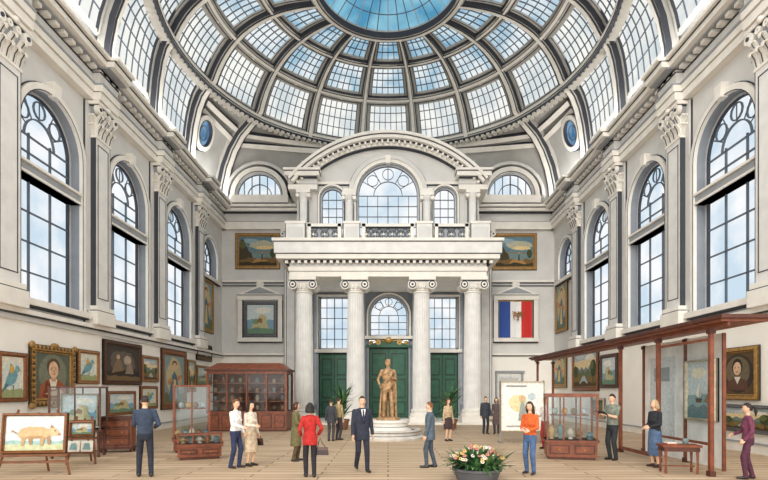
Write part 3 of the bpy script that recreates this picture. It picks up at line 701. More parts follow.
def painting_geo(b,cu,cz,w,h,kind,fr='wood',v0=.02,ornate=False,sd=0,fw=None):
    fm=mat('frame_'+fr,FRW[fr],.5,.1 if fr=='gold' else 0,.15,10)
    fd=mat('frame_edge_'+fr,tuple(int(c*.5) for c in FRW[fr]),.6,0,.1,10)
    fw=fw or (.09*min(w,h)+.03 if not ornate else .13*min(w,h))
    L,R,T,Bt=cu-w/2,cu+w/2,cz+h/2,cz-h/2
    b.box(L,R,v0,v0+.03,Bt,T,fd)
    def mould(o0,o1,va,vb,m):
        a=[(L+o0,Bt+o0),(R-o0,Bt+o0),(R-o0,T-o0),(L+o0,T-o0)]; c=[(L+o1,Bt+o1),(R-o1,Bt+o1),(R-o1,T-o1),(L+o1,T-o1)]
        V=[(p[0],v0,p[1]) for p in a]+[(p[0],va,p[1]) for p in a]+[(p[0],vb,p[1]) for p in c]+[(p[0],v0,p[1]) for p in c]
        Fs=[]
        for i in range(4):
            j=(i+1)%4
            for k in range(3): Fs.append((k*4+i,k*4+j,k*4+4+j,k*4+4+i))
        b.add(V,Fs,m)
    mould(0,fw*.15,v0+.07,v0+.08,fd); mould(fw*.15,fw*.7,v0+.1,v0+.12,fm); mould(fw*.7,fw*.82,v0+.09,v0+.08,fd); mould(fw*.82,fw,v0+.09,v0+.06,fm)
    if ornate:
        n=int(w/.1)
        for i in range(n+1):
            for zz in (Bt+fw*.35,T-fw*.35): b.ell((L+fw*.3+(w-fw*.6)*i/n,v0+.1,zz),(.045,.05,.06+.02*(i%2)),fm if i%2 else fd,7,5)
        n=int(h/.1)
        for i in range(n+1):
            for uu in (L+fw*.35,R-fw*.35): b.ell((uu,v0+.1,Bt+fw*.3+(h-fw*.6)*i/n),(.06+.02*(i%2),.05,.045),fm if i%2 else fd,7,5)
        for uu in (L+.03,R-.03):
            for zz in (Bt+.03,T-.03): b.ell((uu,v0+.1,zz),(.11,.08,.11),fm,8,6)
        b.ell((cu,v0+.1,T),(.2,.08,.1),fm,10,6); b.ell((cu,v0+.1,Bt),(.18,.08,.08),fm,10,6)
    iw,ih=w-2*fw,h-2*fw
    for i,(pl,c) in enumerate(art(kind,sd)):
        v=v0+.035+.003*i
        b.poly([(L+fw+iw*min(1,max(0,p[0])),v,Bt+fw+ih*min(1,max(0,p[1]))) for p in pl],pm(c))
def wallpic(side,x0,x1,y0,y1,kind,fr='wood',ornate=False,sd=0,name='framed_painting'):
    b=B(frameM(side))
    if side=='back':
        Y=33.9; u0,u1=PX(x0,Y),PX(x1,Y); uc=(u0+u1)/2; w=u1-u0; s=F/Y; zc=(PZ(y0,Y)+PZ(y1,Y))/2; h=(y1-y0)/s
    else:
        Ya,Yb=sorted((F*11.2/abs(x0-HX),F*11.2/abs(x1-HX))); uc=(Ya+Yb)/2; w=Yb-Ya; xm=(x0+x1)/2; Ym=F*11.2/abs(xm-HX); zc=(PZ(y0,Ym)+PZ(y1,Ym))/2; h=(y1-y0)*Ym/F
    painting_geo(b,uc,zc,w,h,kind,fr,.02,ornate,sd)
    return b.obj(name,recalc=False)
for a in [(-2,28,352,402,'bird','wood',False,1),(31,75,346,406,'portrait','gold',True,2),(78,100,350,384,'bird','oak',False,3),(104,142,342,385,'dark','dark',False,4),
  (142,159,356,382,'landscape','oak',False,5),(108,136,391,415,'blue','wood',False,6),(141,158,386,409,'bird','wood',False,7),(162,187,350,409,'figure','wood',False,8),
  (188,196,360,392,'landscape','gold',False,9),(197,212,344,361,'dark','dark',False,10),(197,212,366,386,'blue','oak',False,11)]:
    wallpic('left',*a[:6],a[6],a[7])
wallpic('left',199,214,278,332,'figure','gold',False,12)
for a in [(717,758,347,400,'woman_portrait','gold',False,21),(721,775,405,433,'landscape','slate',False,22),(552,566,352,388,'figure','gold',False,23),(572,598,346,391,'landscape','wood',False,24),
  (600,617,354,388,'blue','dark',False,25),(590,604,398,418,'portrait','cream',False,26)]:
    wallpic('right',*a[:6],a[6],a[7])
wallpic('right',555,567,280,332,'figure','gold',False,27)
wallpic('back',235,280,233,269,'ruin','gold',False,31); wallpic('back',492,537,233,270,'ruin','gold',False,38)
b=B(frameM('back')); zz=(PZ(338,33.8)+PZ(300,33.8))/2; painting_geo(b,-8.65,zz,2.25,2.4,'blue','slate',.05,False,33); b.obj('framed_painting',recalc=False)
b=B(frameM('back'))
for k,(nm,c) in enumerate((('flag_blue',(50,82,158)),('flag_white',(246,246,244)),('flag_red',(212,52,46)))):
    V=[];Fs=[]
    for i in range(9):
        u=8.65-1.12+2.24*(k+i/8)/3; v=.14+.04*math.sin(u*7)
        V+=[(u,v,zz-1.25),(u,v,zz+1.2)]
    for i in range(8): Fs.append((2*i,2*i+2,2*i+3,2*i+1))
    b.add(V,Fs,mat(nm,c,.8,0,.02,4))
b.tube([(7.4,.16,zz+1.22),(9.8,.16,zz+1.22)],.035,GOLD,6)
b.obj('french_flag')
b=B(frameM('back')@Matrix.Translation((8.75,.36,zz+.2))@Matrix.Scale(.55,4))
E=mat('eagle_bronze',(150,110,68),.5,.1)
b.ell((0,0,0),(.16,.12,.36),E); b.ell((.06,.05,.4),(.11,.11,.12),E); b.prism([(.14,.02,.42),(.14,.08,.42),(.26,.05,.36)],(0,0,-.04),GOLD)
for s2 in (-1,1):
    for j in range(5): b.tube([(s2*.1,0,.2),(s2*(.35+.05*j),-.02,.42-.1*j),(s2*(.75-.08*j),-.05,.5-.26*j)],[.08,.1,.03],E,6,.4,up=(0,1,0))
for j in (-1,0,1): b.tube([(0,0,-.3),(j*.12,0,-.55)],[.06,.03],E,6,.5)
b.box(-.12,.12,-.3,.0,-.5,-.42,E)
b.obj('eagle_relief')
# ---------------------------------------------------------------- PEOPLE
def ik(a,c,l1,l2,pole):
    a,c=Vector(a),Vector(c); d=c-a; L=min(d.length,l1+l2-.002); dn=d.normalized(); c=a+dn*L
    ba=(l1*l1-l2*l2+L*L)/(2*L); h=math.sqrt(max(0,l1*l1-ba*ba)); p=Vector(pole); p=p-dn*p.dot(dn); p.normalize()
    return a+dn*ba+p*h,c
def hand(b,w,d,n,m,side,curl=22):
    w,d,n=Vector(w),Vector(d).normalized(),Vector(n); n=(n-d*n.dot(d)).normalized(); s=d.cross(n)*side
    b.tube([w-d*.02,w+d*.02,w+d*.06,w+d*.095],[.026,.036,.042,.036],m,8,.42,up=n)
    for i,(off,ln) in enumerate(((-.03,.072),(-.01,.082),(.011,.076),(.031,.06))):
        p=w+d*.085+s*off; pts=[p]; a=math.radians(curl*.5)
        for q in (.45,.32,.25):
            p=p+(d*math.cos(a)+n*math.sin(a)+s*off*1.2)*ln*q; pts.append(p); a+=math.radians(curl)
        b.tube(pts,[.0095,.009,.0085,.006],m,6)
    p=w+d*.03-s*.034; b.tube([p,p+(d*.6-s*.8+n*.2)*.035,p+(d*.85-s*.7+n*.4)*.065],[.013,.011,.008],m,6)
def head(b,M,skin,hair,style,hat=None):
    old=b.M; b.M=old@M
    V=[];Fs=[];n=26;k=18
    def deform(x,y,z):
        X,Y,Z=x*.075,y*.095,z*.118
        if z<0:
            f=1-.34*(-z)**1.6; X*=f
            if y>0: Y*=1-.45*(-z)**1.2
            else: Y*=1-.12*(-z)
        if y<0:
            g=math.exp(-((x/.16)**2))
            Y-=.024*g*math.exp(-(((z+.12)/.17)**2))
            Y-=.008*g*math.exp(-(((z+.48)/.09)**2))*1
            Y-=.012*math.exp(-((x/.3)**2))*math.exp(-(((z+.86)/.18)**2))
            for e in (-.4,.4): Y+=.012*math.exp(-(((x-e)/.18)**2))*math.exp(-(((z-.06)/.12)**2))
            Y-=.005*math.exp(-((x/.6)**2))*math.exp(-(((z-.24)/.08)**2))
        return (X,Y,Z)
    V.append(deform(0,0,-1))
    for i in range(1,k):
        p=-math.pi/2+math.pi*i/k
        for j in range(n):
            t=2*math.pi*j/n-math.pi/2; V.append(deform(math.cos(p)*math.cos(t),math.cos(p)*math.sin(t),math.sin(p)))
    V.append(deform(0,0,1)); L=len(V)-1
    for j in range(n): Fs.append((0,1+(j+1)%n,1+j)); Fs.append((L,L-n+j,L-n+(j+1)%n))
    for i in range(k-2):
        for j in range(n): Fs.append((1+i*n+j,1+i*n+(j+1)%n,1+(i+1)*n+(j+1)%n,1+(i+1)*n+j))
    b.add(V,Fs,skin)
    W=pm((240,238,232)); Dk=pm((40,30,26)); lip=pm((176,92,84)) if skin!=BRONZE else BRONZE
    if skin==BRONZE: W=Dk=BRONZE
    for e in (-1,1):
        b.ell((e*.03,-.078,.008),(.013,.01,.008),W,8,5); b.ell((e*.03,-.0865,.008),(.006,.003,.006),Dk,6,4)
        b.tube([(e*.016,-.09,.026),(e*.032,-.09,.031),(e*.047,-.078,.025)],.003,hair,5)
        b.ell((e*.076,.008,-.004),(.01,.018,.03),skin,8,6)
    b.ell((0,-.092,-.054),(.021,.007,.007),lip,8,4)
    def hs(p,t):
        x,y,z=math.cos(p)*math.cos(t),math.cos(p)*math.sin(t),math.sin(p); f=1.1 if style!='short' else 1.07
        X,Y,Z=deform(x,max(y,-.97),z) if y>0 else (x*.075,y*.095,z*.118)
        return (x,y,z),(X*f*1.02,Y*f+.004,Z*f+.004)
    V=[];ok=[];kk=20;nn=28
    for i in range(kk+1):
        p=-math.pi/2+math.pi*i/kk
        for j in range(nn):
            d_,P=hs(p,2*math.pi*j/nn); V.append(P)
            x,y,z=d_; lo=-.55 if style!='short' else -.4
            ok.append((z>.52) or (y>.05-.25*max(0,z) and z>lo) or (y>-.3 and z>.1))
    Fs=[]
    for i in range(kk):
        for j in range(nn):
            q=(i*nn+j,i*nn+(j+1)%nn,(i+1)*nn+(j+1)%nn,(i+1)*nn+j)
            if sum(ok[a] for a in q)>=3: Fs.append(q)
    b.add(V,Fs,hair)
    if style=='long':
        b.tube([(0,.02,.07),(0,.06,0),(0,.072,-.1),(0,.068,-.19),(0,.06,-.27)],[.06,.085,.092,.09,.05],hair,12,.5,up=(0,1,0))
        for e in (-1,1): b.tube([(e*.06,-.02,.07),(e*.082,-.01,0),(e*.085,.01,-.1),(e*.075,.03,-.2)],[.02,.026,.028,.015],hair,8)
    if style=='bob':
        b.tube([(0,.02,.07),(0,.045,0),(0,.05,-.08),(0,.045,-.125)],[.06,.085,.092,.08],hair,12,.6,up=(0,1,0))
        for e in (-1,1): b.tube([(e*.06,-.03,.07),(e*.084,-.02,0),(e*.085,-.01,-.08),(e*.078,0,-.115)],[.018,.026,.028,.02],hair,8)
    if style=='bun': b.ell((0,.1,.06),(.045,.04,.045),hair,12,8)
    if style=='pony': b.ell((0,.1,.04),(.025,.025,.025),hair,8,6); b.tube([(0,.1,.04),(0,.15,0),(0,.15,-.1),(0,.13,-.2)],[.02,.035,.035,.01],hair,8)
    b.M=old
def person(name,X,Y,H,face,top,bottom,shoes=(40,34,32),skin=(228,186,156),hair=(50,36,28),style='short',female=False,
   garment='shirt',sleeve='long',skirt=None,stride=0.,armL=None,armR=None,yaw=0,pitch=8,material=None,lean=0,shirtfront=None,Z0=0,split=.0,extra=None):
    mt=lambda c:(material or mat('cloth_%d_%d_%d'%c,c,.85,0,.14,14))
    sk=material or mat('skin_%d_%d_%d'%skin,skin,.6,0,.03,10); hr=material or mat('hair_%d_%d_%d'%hair,hair,.6,0,.15,30)
    mats={'top':mt(top),'bottom':mt(bottom),'skin':sk,'shoes':material or mat('leather_%d_%d_%d'%shoes,shoes,.4)}
    pr=[]
    cap=lambda p,q,a,c,t: pr.append(('c',Vector(p),Vector(q),a,c,t))
    loft=lambda rings,t: pr.append(('l',rings,t))
    ly=-lean
    def L(z): return ly*max(0,(z-.9))/.6
    if garment=='jacket':
        rg=[(.74,.185,.14),(.85,.182,.14),(1.0,.17,.13),(1.1,.165,.125),(1.25,.19,.135),(1.36,.205,.125),(1.43,.175,.098),(1.475,.08,.07)]
        if female: rg=[(.76,.175,.14),(.88,.178,.14),(1.0,.155,.12),(1.08,.14,.11),(1.25,.165,.135),(1.35,.175,.115),(1.42,.15,.09),(1.465,.065,.06)]
    elif garment=='coat':
        rg=[(.45,.2,.17),(.7,.19,.155),(.9,.178,.14),(1.05,.145,.115),(1.25,.165,.132),(1.35,.175,.115),(1.42,.15,.09),(1.465,.065,.06)]
    elif garment=='bare':
        rg=[(.95,.15,.11),(1.08,.14,.11),(1.25,.175,.13),(1.36,.195,.12),(1.43,.17,.09),(1.47,.08,.07)]
    else:
        rg=[(.94,.165,.12),(1.02,.16,.12),(1.1,.155,.115),(1.25,.18,.128),(1.36,.195,.12),(1.43,.168,.092),(1.47,.075,.065)]
        if female: rg=[(.95,.165,.12),(1.02,.145,.112),(1.08,.132,.102),(1.24,.155,.13),(1.35,.168,.108),(1.42,.145,.085),(1.46,.062,.056)]
    loft([(0,L(z),z,a,c) for z,a,c in rg],'top')
    loft([(0,0,z,a,c) for z,a,c in ((.78,.13,.1),(.84,.158,.118),(.92,.165,.122),(1.0,.15,.11))],'bottom')
    if female and garment!='coat':
        for e in (-1,1): cap((e*.065,-.07+L(1.24),1.24),(e*.07,-.1+L(1.22),1.215),.05,.045,'top')
    if garment=='bare':
        for e in (-1,1): cap((e*.05,-.085,1.33),(e*.11,-.075,1.33),.055,.055,'top')
    sh=.175 if not female else .155
    cap((0,.012+L(1.4),1.40),(0,L(1.5)-.012,1.545),.058 if not female else .047,.052 if not female else .043,'skin')
    hands=[]
    for e,arm in ((-1,armR),(1,armL)):
        S=Vector((e*sh,.005+L(1.4),1.395))
        Wt=arm if arm else (e*.245,-.03+.05*e*(1 if stride else 0),.84)
        Wt=Vector(Wt); El,Wr=ik(S,Wt,.285,.25,(e*.5,.9,-.35))
        ms={'long':('top','top'),'short':('top','skin'),'none':('skin','skin')}[sleeve]
        g=.008 if sleeve=='long' else 0
        cap(S,El,.056+g-(.008 if female else 0),.043+g-(.006 if female else 0),ms[0]); cap(El,Wr,.043+g-(.006 if female else 0),.03+g*1.3,ms[1])
        hands.append((Wr,(Wr-El),e))
        if sleeve=='short': mid=S.lerp(El,.6); cap(S,mid,.06,.055,'top')
    for e in (-1,1):
        hp=Vector((e*.085,0,.9)); st=stride*e
        an=Vector((e*(.09+split),-st+.02,.085+(.05 if st<-.1 else 0))); kn,an=ik(hp,an,.42,.41,(e*.08,-1,0))
        tr=skirt is None
        g=.012 if tr else -.008
        tg='bottom' if tr else 'skin'
        cap(hp,kn,.082,.056+g,tg); cap(kn,an,.055+g,(.052 if tr else .036),tg)
        if tr: cap(an,an+Vector((0,0,-.02)),.052,.056,tg)
        hl=an+Vector((0,.03,-.045))
        cap(hl,an+Vector((e*.02,-.16,-.052)),.042,.032,'shoes'); cap(an+Vector((0,0,-.01)),hl+Vector((0,-.04,0)),.04,.04,'shoes')
    if skirt is not None:
        z1,flare=skirt
        loft([(0,0,z1,.17+flare,.135+flare),(0,0,(z1+.9)/2,.178+flare*.5,.14+flare*.5),(0,0,.9,.178,.135),(0,0,1.04,.135,.105)],'bottom')
    for q in (extra or []): cap(*q)
    tb=B()
    for p in pr:
        if p[0]=='c':
            _,a,c,r0,r1,t=p; d=(c-a); ln=d.length; d=d.normalized() if ln>1e-6 else Vector((0,0,1))
            pts=[a-d*r0*.98,a-d*r0*.7,a-d*r0*.35,a,a.lerp(c,.5),c,c+d*r1*.35,c+d*r1*.7,c+d*r1*.98]
            rr=[r0*.15,r0*.71,r0*.94,r0,(r0+r1)/2,r1,r1*.94,r1*.71,r1*.15]
            tb.tube(pts,rr,sk,12)
        else:
            V=[];Fs=[];rg=p[1];n=24
            for (cx,cy,z,a,c) in rg:
                for k in range(n): q=2*math.pi*k/n; V.append((cx+a*math.cos(q),cy+c*math.sin(q),z))
            for i in range(len(rg)-1):
                for k in range(n): Fs.append((i*n+k,i*n+(k+1)%n,(i+1)*n+(k+1)%n,(i+1)*n+k))
            Fs.append(tuple(range(n))[::-1]); Fs.append(tuple((len(rg)-1)*n+k for k in range(n))); tb.add(V,Fs,sk)
    to=tb.obj('tmp'); rm=to.modifiers.new('r','REMESH'); rm.mode='VOXEL'; rm.voxel_size=.0145; rm.use_smooth_shade=True
    sm=to.modifiers.new('s','SMOOTH'); sm.factor=.5; sm.iterations=3
    dg=bpy.context.evaluated_depsgraph_get(); ev=to.evaluated_get(dg); me=ev.to_mesh()
    co=np.empty(len(me.vertices)*3); me.vertices.foreach_get('co',co); co=co.reshape(-1,3)
    fs=[tuple(p.vertices) for p in me.polygons]; ev.to_mesh_clear()
    bpy.data.objects.remove(to)
    cen=np.array([co[list(f)].mean(0) for f in fs])
    best=np.full(len(cen),1e9); tag=np.zeros(len(cen),int); names=['top','bottom','skin','shoes']
    for p in pr:
        if p[0]=='c':
            a=np.array(p[1]);d=np.array(p[2])-a;q=np.clip(((cen-a)@d)/max(d@d,1e-9),0,1); dist=np.linalg.norm(cen-(a+q[:,None]*d),axis=1)-(p[3]+(p[4]-p[3])*q); t=p[5]
        else:
            rg=p[1]; z=[r[2] for r in rg]
            if z[0]>z[-1]: rg=rg[::-1]; z=z[::-1]
            zc=np.clip(cen[:,2],z[0],z[-1]); cy=np.interp(zc,z,[r[1] for r in rg]); ra=np.interp(zc,z,[r[3] for r in rg]); rb=np.interp(zc,z,[r[4] for r in rg])
            qq=np.sqrt((cen[:,0]/ra)**2+((cen[:,1]-cy)/rb)**2); dist=(qq-1)*np.minimum(ra,rb); dist=np.where(np.abs(cen[:,2]-zc)>0,np.maximum(np.abs(cen[:,2]-zc),dist),dist); t=p[2]
        k=names.index(t); s_=dist<best; best[s_]=dist[s_]; tag[s_]=k
    M=Matrix.Translation((X,Y,Z0))@Matrix.Rotation(math.radians(face),4,'Z')@Matrix.Scale(H/1.745,4)
    b=B(M)
    for v in co: b.V.append(tuple(M@Vector(v)))
    mi=[]
    for nm in names:
        if mats[nm] not in b.mats: b.mats.append(mats[nm])
        mi.append(b.mats.index(mats[nm]))
    for f,t in zip(fs,tag): b.Fc.append(f); b.Mi.append(mi[t])
    for (w,d,e) in hands:
        nn=Vector((-e,0.,0)) if abs(d.normalized().z)>.6 else Vector((-e*.6,.0,-.5))
        hand(b,w,d,nn,sk,e,24)
    Mh=Matrix.Translation((0,L(1.62)-.012,1.625))@Matrix.Rotation(math.radians(yaw),4,'Z')@Matrix.Rotation(math.radians(pitch),4,'X')
    head(b,Mh,sk,hr,style)
    if shirtfront:
        w_,t_=shirtfront
        b.prism([(-.055,-.118,1.45),(.055,-.118,1.45),(0,-.146,1.16)],(0,.03,0),mt(w_))
        if t_: b.prism([(-.016,-.125,1.435),(.016,-.125,1.435),(.022,-.15,1.22),(0,-.152,1.17),(-.022,-.15,1.22)],(0,.02,0),mt(t_))
        for e in (-1,1): b.prism([(e*.06,-.112,1.455),(e*.085,-.115,1.4),(e*.01,-.15,1.13),(e*.0,-.15,1.16)],(0,.03,0),mt(tuple(int(c*.75) for c in top)))
    return b.obj(name,recalc=False),M
def fl(px,py): Y=PY(py); return PX(px,Y),Y
X,Y=fl(145,476.5); person('man',X,Y,1.82,205,(54,68,90),(38,44,58),style='short',armL=(.1,-.3,1.2),armR=(-.2,-.2,1.05),pitch=10,split=.03,stride=.06)
X,Y=fl(235.5,468); person('woman',X,Y,1.72,70,(244,244,244),(46,56,90),hair=(110,70,40),style='bun',female=True,armR=(-.08,-.26,1.05),armL=(.2,-.1,.9),stride=.06)
X,Y=fl(250.5,466); o,Mw=person('woman',X,Y,1.66,60,(226,216,200),(204,184,156),hair=(34,26,24),style='long',female=True,skirt=(.38,.05),armL=(.26,-.02,.86),armR=(-.1,-.24,1.1))
X,Y=fl(296,461); person('woman',X,Y,1.62,95,(114,108,72),(92,78,56),hair=(70,44,30),style='bob',female=True,garment='coat',armR=(-.1,-.28,1.12),armL=(.12,-.27,1.15),stride=.05)
X,Y=fl(310,477); person('woman',X,Y,1.66,195,(184,42,38),(38,36,44),hair=(28,24,24),style='bob',female=True,garment='jacket',armL=(.2,-.12,.98),armR=(-.22,-.1,1.0),stride=.04)
X,Y=fl(362,471.5); person('man',X,Y,1.8,18,(44,50,66),(40,44,58),hair=(60,38,26),style='short',garment='jacket',stride=.16,armL=(.26,.02,.86),armR=(-.25,-.1,.86),shirtfront=((244,244,246),(40,50,90)),pitch=2)
X,Y=fl(331,441); person('woman',X,Y,1.6,170,(62,66,74),(72,68,68),hair=(60,40,28),style='short',garment='jacket',female=True)
X,Y=fl(338.5,440); person('man',X,Y,1.66,140,(170,150,110),(62,60,66),hair=(60,46,34),garment='shirt')
X,Y=fl(430,467.5); person('man',X,Y,1.65,-100,(88,104,118),(72,84,96),hair=(120,76,44),style='short',garment='jacket',stride=.1,armL=(.22,-.1,.87),armR=(-.24,.02,.86))
X,Y=fl(448,441); person('woman',X,Y,1.62,30,(200,176,144),(70,56,60),hair=(120,76,44),style='bob',female=True,skirt=(.5,.02))
X,Y=fl(485.5,434); person('man',X,Y,1.66,10,(58,62,72),(50,50,58),hair=(50,40,34),garment='jacket')
X,Y=fl(496.5,434); person('woman',X,Y,1.62,-20,(100,84,82),(70,64,72),hair=(44,34,30),style='long',female=True,garment='coat')
X,Y=fl(530,474); person('woman',X,Y,1.68,-40,(218,100,44),(78,108,150),hair=(62,38,28),style='long',female=True,armR=(-.08,-.27,1.1),armL=(.12,-.28,1.08),stride=.05,split=.02,shoes=(60,50,50))
X,Y=fl(545.5,449); person('woman',X,Y,1.7,-60,(230,222,216),(160,54,48),hair=(70,44,30),style='bun',female=True,armR=(-.1,-.27,1.12))
X,Y=fl(612.5,460); o,Mt=person('man',X,Y,1.84,-62,(130,138,126),(44,50,54),hair=(54,38,28),style='short',sleeve='short',armR=(-.1,-.33,1.2),armL=(.1,-.33,1.2),pitch=14)
X,Y=fl(655,467); person('woman',X,Y,1.7,-75,(40,42,50),(84,108,142),hair=(200,176,142),style='bob',female=True,skirt=(.3,.02),armR=(-.09,-.24,1.05),armL=(.1,-.25,1.06),shoes=(60,40,40))
X,Y=fl(748,479); person('woman',X,Y,1.66,-115,(116,58,84),(84,44,64),hair=(40,28,26),style='pony',female=True,armR=(-.14,-.24,1.02),armL=(.2,-.1,.92),stride=.08)
b=B(Mw@Matrix.Translation((.27,-.02,.70)))
lb=mat('bag_leather',(52,36,34),.4)
b.frus(0,0,-.16,.02,.05,.15,.04,.12,lb); b.frus(0,0,-.04,.03,.053,.13,.045,.125,mat('bag_flap',(80,50,40),.4)); b.tube([(0,-.1,.0),(0,-.08,.1),(0,0,.15),(0,.08,.1),(0,.1,.0)],.01,lb,6); b.obj('handbag')
X,Y=fl(322,476); b=B(Matrix.Translation((X,Y,.62)))
b.frus(0,0,-.14,.02,.15,.05,.12,.04,lb); b.frus(0,0,-.03,.03,.13,.053,.125,.045,mat('bag_flap',(80,50,40),.4)); b.tube([(-.1,0,0),(-.08,0,.14),(-.04,0,.24),(0,0,.14),(.1,0,.0)],.01,lb,6); b.obj('handbag')
b=B(Mt@Matrix.Translation((0,-.42,1.24))@Matrix.Rotation(D(-35),4,'X')); b.box(-.14,.14,-.1,.1,-.008,.008,pm((50,50,56))); b.box(-.125,.125,-.085,.085,.008,.011,pm((210,216,220))); b.obj('tablet')
# ---------------------------------------------------------------- STATUE
cx,cy=PX(388,20.3),20.3
b=B(); SB=mat('basin_stone',(214,210,204),.6,0,.08,4)
b.lathe(cx,cy,[(1.42,0),(1.45,.08),(1.4,.12),(1.3,.16),(1.3,.26),(1.36,.32),(1.36,.38),(1.2,.38),(1.15,.28),(.85,.28)],SB,48)
b.lathe(cx,cy,[(1.31,.165),(1.315,.18)],INK,48); b.lathe(cx,cy,[(1.365,.3),(1.368,.315)],INK,48)
b.lathe(cx,cy,[(.95,.28),(.95,.36),(.85,.4),(.8,.46),(.8,.6),(.88,.66),(.88,.74),(.3,.74)],TRIM,32)
b.lathe(cx,cy,[(.805,.48),(.805,.5)],INK,32)
b.obj('fountain_basin')
person('bronze_statue',cx,cy,2.4,8,(150,124,98),(150,124,98),style='bun',garment='bare',sleeve='none',material=BRONZE,armR=(-.26,-.12,.98),armL=(.12,-.26,1.16),stride=.09,split=.03,yaw=20,pitch=6,Z0=.8)
b=B(); s=2.4/1.745
def SP(x,y,z): return (cx+x*s,cy+y*s,.8+z*s)
for k in range(7):
    o=.028*k; b.tube([SP(-.17,-.1,.82+o),SP(-.06,-.16,.84+o),SP(.08,-.16,.9+o*.9),SP(.18,-.06,1.0+o*.6),SP(.14,.1,1.0+o*.5),SP(-.05,.14,.92+o*.5),SP(-.18,.02,.85+o)],.026,BRONZE,7)
for k in range(9):
    a=math.pi*(.02+.96*k/8); xx=.2*math.cos(a); yy=.13*math.sin(a)
    b.tube([SP(xx*.9,yy*.9,.95),SP(xx*1.05,yy*1.1,.6),SP(xx*1.15+.01*(k%2),yy*1.3,.3),SP(xx*1.25,yy*1.5,.0)],[.03,.038,.042,.05],BRONZE,7)
for k in range(5):
    b.tube([SP(.13+.022*k,-.12+.02*k,1.12),SP(.16+.02*k,-.14+.02*k,.8),SP(.17+.02*k,-.13+.02*k,.45)],[.022,.026,.012],BRONZE,6)
b.tube([SP(.17,.05,1.4),SP(.1,-.12,1.3),SP(-.02,-.15,1.12),SP(-.15,-.08,1.0)],[.05,.04,.04,.05],BRONZE,8,.6)
b.lathe(cx,cy,[(.5,.74),(.48,.82),(.3,.86)],BRONZE,14)
b.obj('statue_drapery')
# ---------------------------------------------------------------- PLANTS
LEAF=mat('leaf_green',(88,132,78),.6,0,.2,6); LEAF2=mat('leaf_dark',(52,94,58),.6,0,.2,6)
def blade(b,base,az,ln,w,rise,droop,m,n=6):
    V=[];Fs=[];d=Vector((math.cos(az),math.sin(az),0)); s=Vector((-math.sin(az),math.cos(az),0)); base=Vector(base)
    for i in range(n+1):
        t=i/n; p=base+d*ln*t+Vector((0,0,rise*t-droop*t*t)); ww=w*math.sin(math.pi*min(1,.12+t*.86))
        V+=[tuple(p-s*ww),tuple(p+Vector((0,0,-ww*.3))),tuple(p+s*ww)]
    for i in range(n):
        a=3*i; Fs+=[(a,a+1,a+4,a+3),(a+1,a+2,a+5,a+4)]
    b.add(V,Fs,m)
def palm(X,Y,H,spread,seed,Z=0):
    r=random.Random(seed); b=B(Matrix.Translation((0,0,Z)))
    b.lathe(X,Y,[(.22,0),(.3,.1),(.34,.4),(.38,.46),(.38,.52),(.33,.52),(.3,.46)],mat('terracotta',(130,92,70)),20)
    for k in range(5):
        a=r.random()*6.28; b.tube([(X,Y,.45),(X+.05*math.cos(a),Y+.05*math.sin(a),H*.6)],.025,LEAF2,5)
    for k in range(46):
        a=r.random()*6.28; blade(b,(X,Y,.5+r.random()*H*.45),a,spread*(.6+.5*r.random()),.06,H*.35*(.6+r.random()*.8),H*.3*r.random(),LEAF if k%2 else LEAF2)
    b.obj('potted_palm')
palm(PX(342,24.5),24.5,2.5,.8,1); palm(PX(450,24.5),24.5,2.5,.8,2)
X,Y=1.93,10.85; b=B(); PT=mat('planter_slate',(92,94,100),.6)
b.lathe(X,Y,[(.42,0),(.45,.05),(.5,.2),(.54,.22),(.54,.27),(.48,.27),(.46,.24)],PT,28); b.lathe(X,Y,[(.505,.2),(.51,.21)],INK,28); b.lathe(X,Y,[(.47,.25),(.1,.28)],mat('soil',(60,46,38)),16)
r=random.Random(9)
for k in range(260):
    a=r.random()*6.28; q=r.random()*.42; blade(b,(X+q*math.cos(a),Y+q*math.sin(a),.26),a+r.random()-.5,.24+.26*r.random(),.03+.02*r.random(),.25+.5*r.random()*(1-q),.1+.28*r.random(),LEAF if k%3 else LEAF2,5)
for k in range(64):
    a=r.random()*6.28; q=.56*math.sqrt(r.random()); z=.74-.85*q*q+r.random()*.08-.04; c=Vector((X+q*math.cos(a),Y+q*math.sin(a),z))
    m=[pm((244,232,214)),pm((222,150,138)),pm((236,204,130)),pm((248,244,238))][k%4]
    b.tube([(X+q*.5*math.cos(a),Y+q*.5*math.sin(a),.3),tuple(c)],.006,LEAF2,4)
    for j in range(5):
        t=6.28*j/5; b.ell((c.x+.028*math.cos(t),c.y+.03*math.sin(t)*.8-.01,c.z+.02*math.sin(t)),(.022,.02,.014),m,6,4)
    b.ell(tuple(c+Vector((0,-.015,.012))),(.012,.012,.01),GOLD,6,4)
b.obj('potted_flowers')
